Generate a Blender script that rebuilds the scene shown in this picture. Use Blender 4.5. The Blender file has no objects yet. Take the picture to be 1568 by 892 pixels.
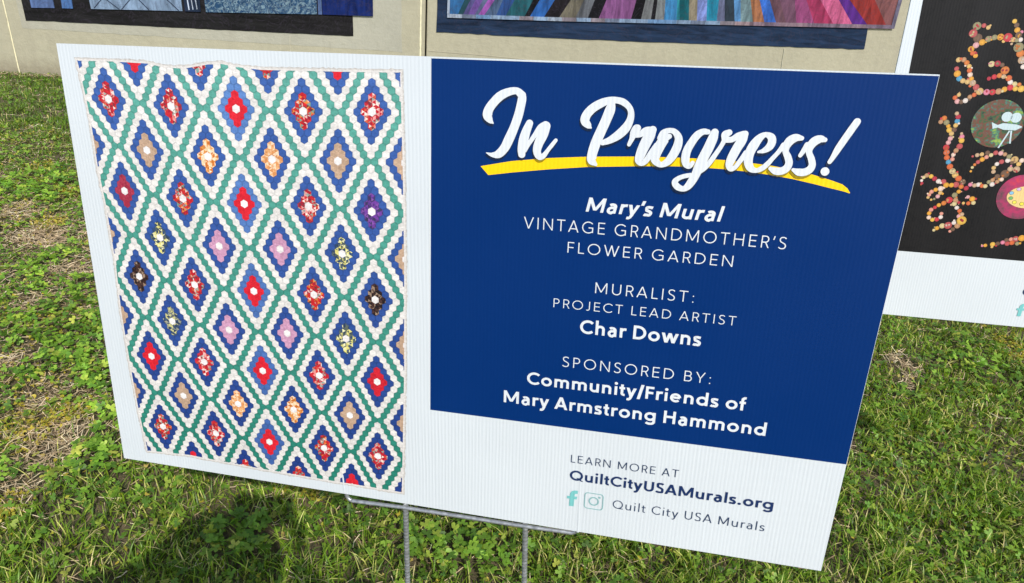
import bpy, math, random, json
import numpy as np
from mathutils import Matrix, Vector
T = json.loads(r'''{"R":[[0.981138,-0.1794998,0.0717493],[-0.0504263,0.1206574,0.9914126],[-0.1866154,-0.9763307,0.10933]],"O":[-0.544978,0.845164,1.142991],"corners":[[0.0,0.0],[0.93,0.0],[0.91936,-0.5547],[-0.01064,-0.5547]],"script":[[[0.51781,-0.06345,0.00089],[0.51482,-0.06091,0.00334],[0.51193,-0.05603,0.00533],[0.51312,-0.04987,0.00508],[0.51802,-0.04281,0.00483],[0.52542,-0.03559,0.00479],[0.53453,-0.03119,0.00411],[0.54251,-0.03021,0.00366],[0.54777,-0.03409,0.00431]],[[0.54428,-0.03208,0.00323],[0.54782,-0.03572,0.00453],[0.54663,-0.04502,0.00478],[0.54418,-0.05557,0.00493],[0.54012,-0.06745,0.00498],[0.5355,-0.07837,0.00536],[0.53069,-0.0883,0.00507],[0.52432,-0.09497,0.00454],[0.51743,-0.09619,0.0025],[0.5112,-0.09449,0.00046]],[[0.55649,-0.0616,0.00394],[0.5532,-0.07011,0.00485],[0.55072,-0.07922,0.00533],[0.54914,-0.08837,0.0047],[0.54931,-0.09383,0.00404]],[[0.55307,-0.09041,0.00134],[0.55631,-0.08286,0.00222],[0.56234,-0.07353,0.00264],[0.56777,-0.06545,0.00328],[0.57316,-0.06296,0.00457]],[[0.57364,-0.06349,0.00501],[0.57125,-0.07194,0.00526],[0.56681,-0.0817,0.00508],[0.56527,-0.08969,0.00445],[0.56803,-0.09498,0.00379],[0.5724,-0.09381,0.00289],[0.57676,-0.08789,0.00221],[0.5811,-0.08201,0.0022],[0.58455,-0.07734,0.00197]],[[0.61986,-0.06302,0.00085],[0.61751,-0.06117,0.0032],[0.61343,-0.05648,0.0049],[0.61462,-0.05046,0.00478],[0.62028,-0.04373,0.00464],[0.62819,-0.03856,0.0044],[0.63669,-0.0352,0.00354],[0.64427,-0.03487,0.00332],[0.65091,-0.03669,0.00352],[0.6567,-0.04151,0.00311],[0.65881,-0.04747,0.00333],[0.65778,-0.0548,0.00398],[0.654,-0.062,0.00484],[0.6474,-0.06887,0.00467],[0.63951,-0.07423,0.00363],[0.6325,-0.07715,0.00279]],[[0.63904,-0.03754,0.00354],[0.63787,-0.04398,0.00523],[0.63427,-0.0549,0.00528],[0.63024,-0.06542,0.00533],[0.6258,-0.0772,0.00538],[0.62268,-0.08961,0.00522],[0.62285,-0.09577,0.0048],[0.62671,-0.09947,0.00197]],[[0.65908,-0.07752,0.00202],[0.66154,-0.07137,0.00275],[0.66305,-0.06585,0.004],[0.66485,-0.06143,0.00398],[0.66611,-0.06083,0.00377]],[[0.66363,-0.06636,0.00442],[0.66962,-0.06637,0.00336],[0.67472,-0.06275,0.00355],[0.6806,-0.062,0.00375]],[[0.68132,-0.06164,0.00396],[0.67863,-0.06772,0.00566],[0.67459,-0.07718,0.0057],[0.67137,-0.0867,0.00511],[0.67025,-0.09285,0.00406],[0.67325,-0.09578,0.00257],[0.67735,-0.09242,0.00299],[0.68205,-0.08387,0.00296],[0.68626,-0.07652,0.00273]],[[0.69796,-0.06721,0.0027],[0.69417,-0.06903,0.005],[0.69018,-0.07575,0.00545],[0.68669,-0.08469,0.00528],[0.68633,-0.09131,0.00446],[0.69185,-0.09561,0.00297],[0.6981,-0.09279,0.00381],[0.70331,-0.08534,0.00462],[0.7067,-0.07643,0.00459],[0.70704,-0.06832,0.00394],[0.70284,-0.06265,0.0031],[0.69719,-0.06156,0.00269],[0.6921,-0.0643,0.00353],[0.68989,-0.06926,0.00376]],[[0.7344,-0.0609,0.00265],[0.72987,-0.06095,0.00319],[0.72479,-0.06445,0.00391],[0.72011,-0.07186,0.00412],[0.71656,-0.08002,0.00433],[0.7157,-0.08762,0.00436],[0.71704,-0.09324,0.00382],[0.72034,-0.09541,0.00273],[0.72321,-0.0919,0.00218]],[[0.74094,-0.06101,0.00388],[0.73966,-0.06706,0.00496],[0.73645,-0.07699,0.00518],[0.73278,-0.08658,0.00522],[0.72961,-0.0953,0.0049],[0.72741,-0.10308,0.00457],[0.72466,-0.10951,0.00441],[0.7211,-0.11556,0.00388],[0.7167,-0.1185,0.00297],[0.71086,-0.11676,0.00353],[0.70776,-0.1123,0.00315],[0.71093,-0.10831,0.00258],[0.7163,-0.10573,0.00239],[0.72222,-0.10419,0.00238]],[[0.7307,-0.10095,0.002],[0.73568,-0.09586,0.00254],[0.7404,-0.08894,0.0027],[0.74417,-0.08214,0.0025],[0.74825,-0.07445,0.00231],[0.75106,-0.06781,0.00247]],[[0.75447,-0.06042,0.00316],[0.75115,-0.06261,0.00387],[0.75113,-0.0661,0.00335]],[[0.75129,-0.06747,0.00318],[0.75797,-0.06683,0.00299],[0.76288,-0.06316,0.00315],[0.76794,-0.06088,0.00297]],[[0.76955,-0.06098,0.00331],[0.7674,-0.06704,0.00473],[0.76339,-0.07556,0.00477],[0.75981,-0.08507,0.00463],[0.75837,-0.09173,0.00376],[0.76031,-0.09556,0.00269],[0.76407,-0.09372,0.00233],[0.76857,-0.0864,0.00249],[0.77251,-0.07872,0.00247]],[[0.78405,-0.07749,0.00123],[0.78881,-0.07592,0.00262],[0.79326,-0.07226,0.00383],[0.7952,-0.06731,0.00407],[0.79383,-0.06266,0.0038],[0.78844,-0.0606,0.0026],[0.7836,-0.06386,0.00382],[0.77907,-0.07097,0.0049],[0.77592,-0.07945,0.00476],[0.77596,-0.08782,0.00443],[0.77899,-0.09371,0.00373],[0.78419,-0.09553,0.00249],[0.78927,-0.09333,0.00266],[0.79396,-0.08856,0.00264],[0.79839,-0.08226,0.00228],[0.80279,-0.07602,0.00226],[0.80622,-0.06942,0.00259]],[[0.82167,-0.06222,0.00231],[0.81645,-0.06206,0.00394],[0.81168,-0.06503,0.00447],[0.80896,-0.07018,0.00397],[0.80907,-0.07565,0.00312],[0.81197,-0.08098,0.00348],[0.81374,-0.0864,0.00367],[0.81214,-0.09159,0.00386],[0.80728,-0.0947,0.00387],[0.80196,-0.09476,0.0037],[0.79723,-0.09282,0.00194]],[[0.82288,-0.07852,0.00207],[0.82507,-0.0741,0.00241],[0.82759,-0.06806,0.00274]],[[0.84261,-0.06254,0.00237],[0.83825,-0.06207,0.0039],[0.83351,-0.06457,0.00443],[0.83045,-0.06971,0.00394],[0.83035,-0.07516,0.00309],[0.83326,-0.08091,0.00328],[0.83506,-0.08675,0.00346],[0.83345,-0.09146,0.00382],[0.82866,-0.09436,0.00384],[0.8234,-0.09443,0.00367],[0.81847,-0.09261,0.00175]],[[0.86805,-0.04439,0.00348],[0.86398,-0.05268,0.00359],[0.85983,-0.06132,0.00353],[0.85581,-0.07005,0.00339],[0.85251,-0.07837,0.00256],[0.85029,-0.08306,0.00214]],[[0.84748,-0.09222,0.00415],[0.84771,-0.09257,0.00415]]],"underline":[[[0.50483,-0.10911],[0.51347,-0.11809]],[[0.53824,-0.10168],[0.54038,-0.11346]],[[0.57752,-0.09611],[0.57804,-0.10783]],[[0.61767,-0.09229],[0.61832,-0.10281]],[[0.66537,-0.08924],[0.66619,-0.09908]],[[0.6906,-0.0882],[0.69146,-0.09728]],[[0.71042,-0.08767],[0.71132,-0.09637]],[[0.73168,-0.08738],[0.73268,-0.09619]],[[0.75322,-0.08739],[0.75431,-0.09632]],[[0.77528,-0.08851],[0.77646,-0.09739]],[[0.79765,-0.09008],[0.79895,-0.09925]],[[0.81838,-0.0927],[0.81976,-0.10184]],[[0.83756,-0.09638],[0.83896,-0.10517]],[[0.8552,-0.10077],[0.85651,-0.10859]],[[0.86569,-0.104],[0.86442,-0.11001]],[[0.87088,-0.10758],[0.86918,-0.11099]],[[0.87391,-0.11181],[0.87321,-0.11219]]],"text":[["Mary's Mural",0.61957,0.75973,-0.14956,0.0152,"bi"],["VINTAGE GRANDMOTHER'S",0.5538,0.82339,-0.17298,0.01265,"r"],["FLOWER GARDEN",0.60268,0.77446,-0.19616,0.01197,"r"],["MURALIST:",0.63535,0.73995,-0.23935,0.01238,"r"],["PROJECT LEAD ARTIST",0.59038,0.78589,-0.26056,0.01047,"r"],["Char Downs",0.62144,0.75292,-0.28841,0.01619,"b"],["SPONSORED BY:",0.60391,0.76806,-0.33188,0.01267,"r"],["Community/Friends of",0.56366,0.80876,-0.35941,0.01553,"b"],["Mary Armstrong Hammond",0.53651,0.83373,-0.38723,0.01579,"b"],["LEARN MORE AT",0.6206,0.74658,-0.4565,0.01037,"nr"],["QuiltCityUSAMurals.org",0.62045,0.85505,-0.48103,0.01381,"nb"],["Quilt City USA Murals",0.67449,0.84989,-0.51182,0.01157,"nr"]],"bar":[[0.32571,-0.55466],[0.32677,-0.56062],[0.3312,-0.56445],[0.34042,-0.56534],[0.40353,-0.56297],[0.48679,-0.56208],[0.56695,-0.56127],[0.6146,-0.55994],[0.62609,-0.55967],[0.63246,-0.55645]],"k":1.7476,"O2":[0.5737,1.214465,1.285975],"buttons":[[0.11486,-0.07863,0.00317],[0.10825,-0.07596,0.00336],[0.09898,-0.07694,0.00599],[0.09582,-0.08745,0.00602],[0.10373,-0.0941,0.00641],[0.11112,-0.1,0.00453],[0.10365,-0.10443,0.00454],[0.09814,-0.11037,0.00456],[0.1013,-0.11626,0.00343],[0.10634,-0.11978,0.00343],[0.1186,-0.09502,0.00451],[0.1266,-0.09252,0.00412],[0.13478,-0.09173,0.00486],[0.14481,-0.09203,0.00634],[0.1531,-0.09502,0.00373],[0.15781,-0.09584,0.00298],[0.16295,-0.09475,0.00335],[0.14869,-0.06883,0.00332],[0.15269,-0.07434,0.00369],[0.15522,-0.08121,0.00407],[0.1587,-0.08826,0.00482],[0.1522,-0.10112,0.00187],[0.16288,-0.10575,0.0071],[0.16734,-0.11458,0.00562],[0.17178,-0.12402,0.00564],[0.17588,-0.13351,0.00377],[0.08401,-0.12654,0.00384],[0.09138,-0.1261,0.00383],[0.09643,-0.13042,0.00384],[0.10091,-0.13554,0.00346],[0.1028,-0.14155,0.00385],[0.10492,-0.14777,0.00386],[0.10779,-0.15398,0.00387],[0.11137,-0.15998,0.00465],[0.11741,-0.1661,0.00465],[0.12402,-0.1722,0.00544],[0.13393,-0.17298,0.00465],[0.14224,-0.17263,0.00464],[0.15043,-0.1711,0.00463],[0.158,-0.16781,0.00423],[0.1654,-0.16474,0.0046],[0.17274,-0.16622,0.00383],[0.18097,-0.16608,0.00497],[0.08404,-0.13967,0.00348],[0.08658,-0.14707,0.00504],[0.09095,-0.15423,0.00427],[0.09672,-0.15738,0.00388],[0.10358,-0.1587,0.00388],[0.09567,-0.1786,0.00314],[0.09116,-0.18323,0.00354],[0.09557,-0.18869,0.00394],[0.10139,-0.18924,0.00354],[0.10696,-0.18698,0.00392],[0.1121,-0.18111,0.00352],[0.11737,-0.17768,0.00351],[0.13144,-0.13117,0.00457],[0.13952,-0.13031,0.00456],[0.14634,-0.13202,0.00342],[0.15218,-0.13978,0.00608],[0.15249,-0.14894,0.00344],[0.15996,-0.15101,0.00458],[0.16351,-0.15675,0.00382],[0.17021,-0.15943,0.00382],[0.17671,-0.15976,0.00305],[0.13265,-0.15264,0.00307],[0.13941,-0.14983,0.00383],[0.14628,-0.14761,0.00382],[0.09901,-0.20725,0.00317],[0.102,-0.21222,0.00397],[0.10212,-0.21899,0.00398],[0.10125,-0.22564,0.00359],[0.10019,-0.23232,0.00361],[0.07853,-0.22121,0.00361],[0.08248,-0.21523,0.00399],[0.08696,-0.22182,0.0044],[0.0908,-0.22721,0.00321],[0.09364,-0.23329,0.00442],[0.0978,-0.23872,0.00375],[0.09789,-0.2465,0.00376],[0.09632,-0.25295,0.00377],[0.09483,-0.2609,0.00474],[0.09694,-0.26867,0.00475],[0.09915,-0.27697,0.00429],[0.10314,-0.28394,0.00406],[0.10675,-0.29121,0.00478],[0.11189,-0.29815,0.00479],[0.11756,-0.30432,0.0048],[0.12348,-0.30947,0.0048],[0.1308,-0.31478,0.00481],[0.13018,-0.32243,0.00386],[0.10052,-0.23251,0.0035],[0.11247,-0.23793,0.00234],[0.11396,-0.2427,0.00374],[0.11482,-0.24874,0.00422],[0.11393,-0.25808,0.00471],[0.11021,-0.26493,0.00378],[0.10782,-0.27174,0.00332],[0.10782,-0.27917,0.00333],[0.07087,-0.3209,0.00244],[0.06949,-0.3164,0.00244],[0.07169,-0.31115,0.00292],[0.07561,-0.30759,0.00364],[0.08233,-0.30867,0.00364],[0.08813,-0.31209,0.00388],[0.09495,-0.31595,0.00388],[0.1024,-0.31621,0.00436],[0.10766,-0.32144,0.00436],[0.11538,-0.32091,0.00387],[0.12202,-0.31969,0.00483],[0.13817,-0.32441,0.00386],[0.14298,-0.31825,0.00336],[0.14931,-0.31908,0.00336],[0.15462,-0.31745,0.00359],[0.16021,-0.31908,0.00335],[0.16522,-0.31924,0.00335],[0.16882,-0.3122,0.00333],[0.17455,-0.31557,0.00381],[0.17363,-0.30861,0.00332],[0.18084,-0.31063,0.00332],[0.18622,-0.30676,0.00331],[0.17902,-0.30276,0.00426],[0.189,-0.29762,0.0066],[0.19483,-0.28932,0.00422],[0.20373,-0.28949,0.00515],[0.20798,-0.275,0.00372],[0.20497,-0.28081,0.00373],[0.08485,-0.34359,0.00246],[0.0858,-0.33913,0.00294],[0.08821,-0.33381,0.00342],[0.09372,-0.33008,0.00341],[0.10068,-0.3278,0.00438],[0.09025,-0.34708,0.00197],[0.09459,-0.34547,0.00196],[0.09897,-0.34076,0.00343],[0.10165,-0.33465,0.00342],[0.12853,-0.33069,0.00339],[0.12366,-0.33692,0.00437],[0.11742,-0.3456,0.00537],[0.11027,-0.3513,0.00392],[0.10362,-0.35517,0.00344],[0.09866,-0.35944,0.00296],[0.09368,-0.36374,0.00346],[0.09189,-0.3699,0.00347],[0.09286,-0.37692,0.00348],[0.099,-0.38039,0.00348],[0.10561,-0.37933,0.00348],[0.11058,-0.375,0.00347],[0.11049,-0.36898,0.00296],[0.12654,-0.34493,0.0039],[0.12608,-0.35141,0.00391],[0.13242,-0.34862,0.00244],[0.13945,-0.34913,0.00243],[0.14675,-0.34884,0.0034],[0.15404,-0.34753,0.00339],[0.15083,-0.34135,0.00436],[0.14402,-0.33852,0.00291],[0.13133,-0.35749,0.00343],[0.13653,-0.36228,0.00343],[0.14123,-0.36789,0.00343],[0.14301,-0.37819,0.00739],[0.13856,-0.38774,0.00445],[0.1329,-0.39401,0.00348],[0.12947,-0.39774,0.00249],[0.1324,-0.38298,0.00346],[0.1246,-0.38809,0.00596],[0.11599,-0.38958,0.00448],[0.10893,-0.39413,0.0035],[0.10499,-0.39791,0.0025],[0.13629,-0.27274,0.00189],[0.14251,-0.2704,0.00329],[0.14887,-0.26879,0.00329],[0.15648,-0.26589,0.00374],[0.16236,-0.26921,0.00328],[0.16812,-0.2652,0.00373],[0.1755,-0.26549,0.00373],[0.18179,-0.26682,0.00326],[0.18852,-0.27008,0.00372],[0.1975,-0.27442,0.00559],[0.13888,-0.29665,0.0019],[0.13975,-0.29036,0.00237],[0.14211,-0.28574,0.00237],[0.14607,-0.28128,0.00331],[0.15112,-0.27677,0.00377],[0.15648,-0.27275,0.00329],[0.17169,-0.29527,0.00331],[0.17073,-0.28913,0.0033],[0.17395,-0.28275,0.00329],[0.17969,-0.2787,0.00375],[0.18798,-0.27623,0.00373],[0.19472,-0.27949,0.0028],[0.18306,-0.4184,0.00199],[0.18743,-0.41722,0.00297],[0.19791,-0.41444,0.00395],[0.20507,-0.41249,0.00345],[0.21186,-0.41005,0.00344],[0.21651,-0.40543,0.00343],[0.21902,-0.41127,0.00393],[0.22545,-0.40939,0.00392],[0.22299,-0.40382,0.00342],[0.22951,-0.40247,0.00488],[0.23811,-0.40043,0.00536],[0.23358,-0.41,0.00343]],"reels":[[0.17113,-0.20881],[0.18503,-0.20959],[0.17859,-0.20845]],"cam":[[0.15159,-0.218],[0.16067,-0.22196],[0.16803,-0.21864],[0.18665,-0.21975],[0.19531,-0.22224],[0.1952,-0.22401],[0.18746,-0.22883],[0.17041,-0.22885],[0.16154,-0.22576],[0.15475,-0.22819]],"cleg":[[0.17959,-0.22984],[0.16964,-0.25724],[0.182,-0.22971],[0.18449,-0.24949]],"paint":[[0.20545,-0.32747],[0.21459,-0.32079],[0.20623,-0.33584],[0.21311,-0.3421],[0.22402,-0.34399]],"anchors":[[0.0,0.0,-0.00073,0.00404],[1.0,0.0,0.00015,-0.00203],[2.0,0.0,0.00162,-0.00062],[3.0,0.0,0.00132,0.0001],[4.0,0.0,0.00099,0.00366],[0.0,1.0,0.00026,0.00413],[1.0,1.0,-0.00085,-0.00107],[2.0,1.0,-0.00057,-0.00193],[3.0,1.0,0.00123,0.00138],[4.0,1.0,-0.00285,-0.00092],[0.0,2.0,0.00105,0.00308],[1.0,2.0,-0.00079,-0.00215],[2.0,2.0,0.00078,-0.00325],[3.0,2.0,0.00073,-5e-05],[4.0,2.0,-0.00074,0.00153],[0.0,3.0,-0.00071,-0.00037],[1.0,3.0,-0.00264,0.00075],[2.0,3.0,0.00244,-0.00341],[3.0,3.0,0.00086,-0.00073],[4.0,3.0,-0.00092,0.00037],[0.0,4.0,-0.00194,0.00288],[1.0,4.0,0.00132,0.00282],[2.0,4.0,0.00164,-0.0003],[3.0,4.0,0.0018,0.00188],[4.0,4.0,-0.00349,0.00059],[0.5,0.5,0.0003,0.00013],[1.5,0.5,-0.00115,-0.00313],[2.5,0.5,-0.00073,-0.00156],[3.5,0.5,-0.00101,0.00152],[0.5,1.5,1e-05,0.00231],[1.5,1.5,0.0004,-0.00296],[2.5,1.5,0.00073,0.00022],[3.5,1.5,-0.0005,0.00102],[0.5,2.5,-0.00063,-0.00131],[1.5,2.5,0.00019,-0.00565],[2.5,2.5,0.00112,-0.00078],[3.5,2.5,-0.00034,0.00049],[0.5,3.5,-0.00108,-0.00023],[1.5,3.5,0.00082,-0.00269],[2.5,3.5,0.00153,-0.00016],[3.5,3.5,0.00038,0.00236],[0.5,-0.16667,0.001,6e-05],[1.5,-0.16667,0.001,-0.00152],[2.5,-0.16667,0.00215,-0.00134],[3.5,-0.16667,0.00429,0.00091],[0.5,4.16667,0.00077,0.00392],[1.5,4.16667,0.00121,0.00223],[2.5,4.16667,0.00119,0.00346],[3.5,4.16667,-0.00093,0.00311],[-0.222,0.5,0.00411,0.00417],[-0.222,1.5,0.00385,0.00207],[-0.222,2.5,0.00089,0.00102],[-0.222,3.5,-0.00163,-0.00142],[4.222,0.5,-0.00345,0.00468],[4.222,1.5,-0.0029,0.00029],[4.222,2.5,-0.00299,-0.00087],[4.222,3.5,-0.00325,-0.00137]],"quilt":[[0.057841,-0.062626],[0.08132,0.000267],[0.001253,-0.108124],[-0.000733,0.000292]],"qoutline":[[0.02135,-0.01503],[0.06955,-0.01425],[0.11864,-0.015],[0.13671,-0.01862],[0.16255,-0.01866],[0.19242,-0.01331],[0.21052,-0.01224],[0.22451,-0.01453],[0.2573,-0.0168],[0.36386,-0.01505],[0.42006,-0.01371],[0.42044,-0.11164],[0.41916,-0.22351],[0.41587,-0.35579],[0.4119,-0.44647],[0.40771,-0.54098],[0.35449,-0.54039],[0.29728,-0.54028],[0.2426,-0.5395],[0.19839,-0.5388],[0.13674,-0.53671],[0.09588,-0.53512],[0.02774,-0.53887],[0.02402,-0.46836],[0.02317,-0.42294],[0.02309,-0.3666],[0.02316,-0.32691],[0.02721,-0.26083],[0.02721,-0.18187],[0.0249,-0.14188],[0.02593,-0.0869],[0.02472,-0.05777],[0.02284,-0.0344]],"straw":[[-2.25,2.962,0.065,0.084],[-1.988,2.718,0.112,0.111],[-1.712,2.435,0.066,0.093],[-1.672,2.195,0.061,0.072],[-1.515,1.79,0.053,0.048],[-1.327,1.666,0.062,0.061],[-1.175,1.481,0.075,0.089],[-1.151,1.277,0.048,0.044],[1.228,2.193,0.056,0.056],[1.363,2.081,0.054,0.042],[0.992,1.723,0.041,0.047],[1.394,2.186,0.05,0.045]],"moss":[[-2.525,3.533,0.036,0.078],[-2.19,3.281,0.055,0.069],[-1.25,1.596,0.066,0.034],[-1.265,1.517,0.078,0.095],[-1.132,1.218,0.014,0.029],[1.908,2.351,0.054,0.101],[-0.462,1.385,0.065,0.035],[-2.047,2.894,0.052,0.053]],"leafy":[[-1.805,2.406,0.096,0.123],[-1.634,2.263,0.091,0.095],[-1.497,1.995,0.16,0.139],[-1.298,1.756,0.127,0.117],[-1.085,1.532,0.05,0.061],[-1.075,1.4,0.092,0.068],[-1.19,1.357,0.047,0.039],[-2.311,3.275,0.197,0.194],[-0.07,1.212,0.113,0.049],[-0.557,1.19,0.058,0.057],[1.67,2.248,0.116,0.117],[-0.346,1.318,0.031,0.043]],"wall_o":[-3.96,5.64,0.0],"wallq":{"j1":[[-0.0057,0.5353],[-0.0056,-0.003]],"j2":[[3.0942,0.75],[3.0949,0.3405],[3.1429,0.7533],[3.1406,0.3436]],"crack":[[2.0927,0.4255],[2.0875,0.3082],[5.9994,0.5889],[6.0127,0.4337]],"margin":[[0.106,0.5431],[0.0926,0.3474],[1.492,0.3561],[2.9532,0.3634],[2.9345,0.7389]],"lblack":[[0.147,0.5459],[0.1333,0.4065],[2.5782,0.4567],[2.5851,0.7147]],"lq":[[[0.206,0.55],[0.1998,0.5001],[0.367,0.5093],[0.3706,0.5614]],[[0.4543,0.5672],[0.4244,0.5123],[0.5008,0.5153],[0.5309,0.5725]],[[0.6075,0.5778],[0.6352,0.5222],[1.3061,0.553],[1.306,0.6262]],[[1.4611,0.6369],[1.4808,0.5571],[2.3107,0.5985],[2.3105,0.6957]],[[2.3179,0.6962],[2.3205,0.5987],[2.3478,0.6001],[2.3424,0.6979]],[[2.3473,0.6982],[2.3527,0.6005],[2.7325,0.6133],[2.7341,0.725]],[[1.3302,0.6278],[1.3255,0.5534],[1.442,0.5568],[1.4417,0.6356]]],"rshadow":[[3.215,0.7583],[3.2178,0.528],[4.0454,0.5424],[4.931,0.5674],[6.6552,0.6261],[6.6362,0.7913],[6.607,0.9931]],"rq":[[3.2971,0.764],[3.2984,0.6463],[4.1865,0.6806],[5.1977,0.7278],[6.8436,0.8043],[6.8316,1.0087]]},"strips":[[[3.3073,0.6484],[3.3099,0.7649]],[[3.3715,0.6512],[3.4243,0.7728]],[[3.4101,0.653],[3.4689,0.7759]],[[3.4487,0.6547],[3.5071,0.7785]],[[3.5002,0.6569],[3.5644,0.7825]],[[3.526,0.6581],[3.6027,0.7852]],[[3.5711,0.6601],[3.6538,0.7887]],[[3.6679,0.6644],[3.7176,0.7931]],[[3.739,0.6675],[3.8071,0.7993]],[[3.888,0.6741],[3.948,0.8091]],[[3.9269,0.6759],[3.9993,0.8126]],[[4.0374,0.6807],[4.1149,0.8206]],[[4.1545,0.6859],[4.2371,0.8291]],[[4.285,0.6917],[4.3401,0.8362]],[[4.3831,0.6961],[4.424,0.842]],[[4.4682,0.6998],[4.5144,0.8483]],[[4.7244,0.7112],[4.7474,0.8644]],[[4.8034,0.7147],[4.8187,0.8693]],[[4.8826,0.7182],[4.8836,0.8738]],[[4.9156,0.7197],[4.9122,0.8758]],[[4.9883,0.7229],[4.9746,0.8801]],[[5.0876,0.7273],[5.0657,0.8864]],[[5.1136,0.7284],[5.0847,0.8878]],[[5.1865,0.732],[5.159,0.8929]],[[5.2502,0.7351],[5.2243,0.8974]],[[5.326,0.7388],[5.3,0.9027]],[[5.4058,0.7427],[5.3915,0.909]],[[5.4724,0.7459],[5.4373,0.9122]],[[5.5524,0.7499],[5.5093,0.9172]],[[5.5991,0.7522],[5.5618,0.9208]],[[5.6994,0.7571],[5.6405,0.9262]],[[5.7931,0.7617],[5.7127,0.9312]],[[5.887,0.7662],[5.7916,0.9367]],[[5.9676,0.7702],[5.8706,0.9422]],[[6.0483,0.7741],[5.9892,0.9504]],[[6.1965,0.7814],[6.0816,0.9568]],[[6.3518,0.789],[6.1939,0.9645]],[[6.5076,0.7966],[6.3396,0.9746]],[[6.6298,0.8026],[6.4258,0.9806]],[[6.7794,0.8099],[6.6251,0.9944]],[[6.8374,0.8148],[6.8223,1.0081]]]}''')
scene = bpy.context.scene
COL = scene.collection
rad = math.radians
rng = np.random.default_rng(7)
random.seed(7)

# ------------------------------------------------------------------ camera
F, CAMH = 1100.0, 1.3
down = Vector(((607-784)/F, (2613-446)/F, 1.0)).normalized()
up = -down
zc = Vector((0, 0, 1))
fwd = (zc - up*zc.dot(up)).normalized()
right = fwd.cross(up)
Mw = np.array([right, fwd, up])           # image axes (right, down, forward) -> world
cam_d = bpy.data.cameras.new('camera')
cam = bpy.data.objects.new('camera', cam_d)
COL.objects.link(cam)
cx, cy, cz = Mw[:, 0], -Mw[:, 1], -Mw[:, 2]
cam.matrix_world = Matrix(((cx[0], cy[0], cz[0], 0), (cx[1], cy[1], cz[1], 0), (cx[2], cy[2], cz[2], CAMH), (0, 0, 0, 1)))
cam_d.sensor_width = 36
cam_d.lens = F/1568*36
cam_d.clip_start = 0.02
cam_d.clip_end = 2000
scene.camera = cam
scene.render.resolution_x, scene.render.resolution_y = 1024, 583

# ------------------------------------------------------------------ light
SUN_EL, SUN_AZ = 41.5, 157.0      # azimuth clockwise from +Y: behind the camera, to the right
sun_dir = Vector((math.sin(rad(SUN_AZ))*math.cos(rad(SUN_EL)), math.cos(rad(SUN_AZ))*math.cos(rad(SUN_EL)), math.sin(rad(SUN_EL))))
world = bpy.data.worlds.new('World')
scene.world = world
world.use_nodes = True
wn = world.node_tree.nodes
sky = wn.new('ShaderNodeTexSky')
sky.sky_type = 'NISHITA'
sky.sun_disc = False
sky.sun_elevation = rad(SUN_EL)
sky.sun_rotation = rad(SUN_AZ)
world.node_tree.links.new(sky.outputs[0], wn['Background'].inputs[0])
wn['Background'].inputs[1].default_value = 0.15
sl = bpy.data.lights.new('sun', 'SUN')
sl.energy = 3.35
sl.angle = rad(0.55)
sl.color = (1.0, 0.955, 0.88)
so = bpy.data.objects.new('sun', sl)
so.rotation_euler = sun_dir.to_track_quat('Z', 'Y').to_euler()
so.location = (2, -4, 6)
COL.objects.link(so)
scene.view_settings.view_transform = 'Standard'
scene.view_settings.look = 'None'
scene.view_settings.exposure = 0.23
scene.view_settings.gamma = 1.0

# ------------------------------------------------------------------ helpers
def lin(r, g, b):
    f = lambda c: (c/255/12.92) if c/255 <= 0.04045 else ((c/255+0.055)/1.055)**2.4
    return (f(r), f(g), f(b))

def tag(o, label=None, cat=None, group=None, kind=None):
    if label: o['label'] = label
    if cat: o['category'] = cat
    if group: o['group'] = group
    if kind: o['kind'] = kind
    return o

def empty(name, loc, mat=None):
    o = bpy.data.objects.new(name, None)
    COL.objects.link(o)
    if mat is not None: o.matrix_world = mat
    elif loc is not None: o.location = loc
    o.empty_display_size = 0.1
    return o

def mesh_obj(name, verts, faces, mat, parent=None, cols=None, loc=None, smooth=False):
    """cols: one rgb per vertex"""
    me = bpy.data.meshes.new(name)
    me.from_pydata([tuple(v) for v in verts], [], [tuple(f) for f in faces])
    if cols is not None:
        a = me.color_attributes.new('Col', 'FLOAT_COLOR', 'POINT')
        c = np.ones((len(verts), 4), np.float32)
        c[:, :3] = np.asarray(cols, np.float32)
        a.data.foreach_set('color', c.ravel())
    if smooth: me.polygons.foreach_set('use_smooth', [True]*len(me.polygons))
    me.materials.append(mat)
    me.update()
    o = bpy.data.objects.new(name, me)
    COL.objects.link(o)
    if parent is not None: o.parent = parent
    if loc is not None: o.location = loc
    return o

def tri_obj(name, V, Fc, mat, cols, smooth=False):
    """fast triangle soup from numpy arrays"""
    me = bpy.data.meshes.new(name)
    n, m = len(V), len(Fc)
    me.vertices.add(n)
    me.vertices.foreach_set('co', V.astype(np.float32).ravel())
    me.loops.add(m*3)
    me.loops.foreach_set('vertex_index', Fc.astype(np.int32).ravel())
    me.polygons.add(m)
    me.polygons.foreach_set('loop_start', np.arange(0, m*3, 3, dtype=np.int32))
    me.polygons.foreach_set('loop_total', np.full(m, 3, np.int32))
    if smooth: me.polygons.foreach_set('use_smooth', np.ones(m, bool))
    a = me.color_attributes.new('Col', 'FLOAT_COLOR', 'POINT')
    c = np.ones((n, 4), np.float32)
    c[:, :3] = cols
    a.data.foreach_set('color', c.ravel())
    me.materials.append(mat)
    me.update(calc_edges=True)
    me.validate()
    o = bpy.data.objects.new(name, me)
    COL.objects.link(o)
    return o

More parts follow.
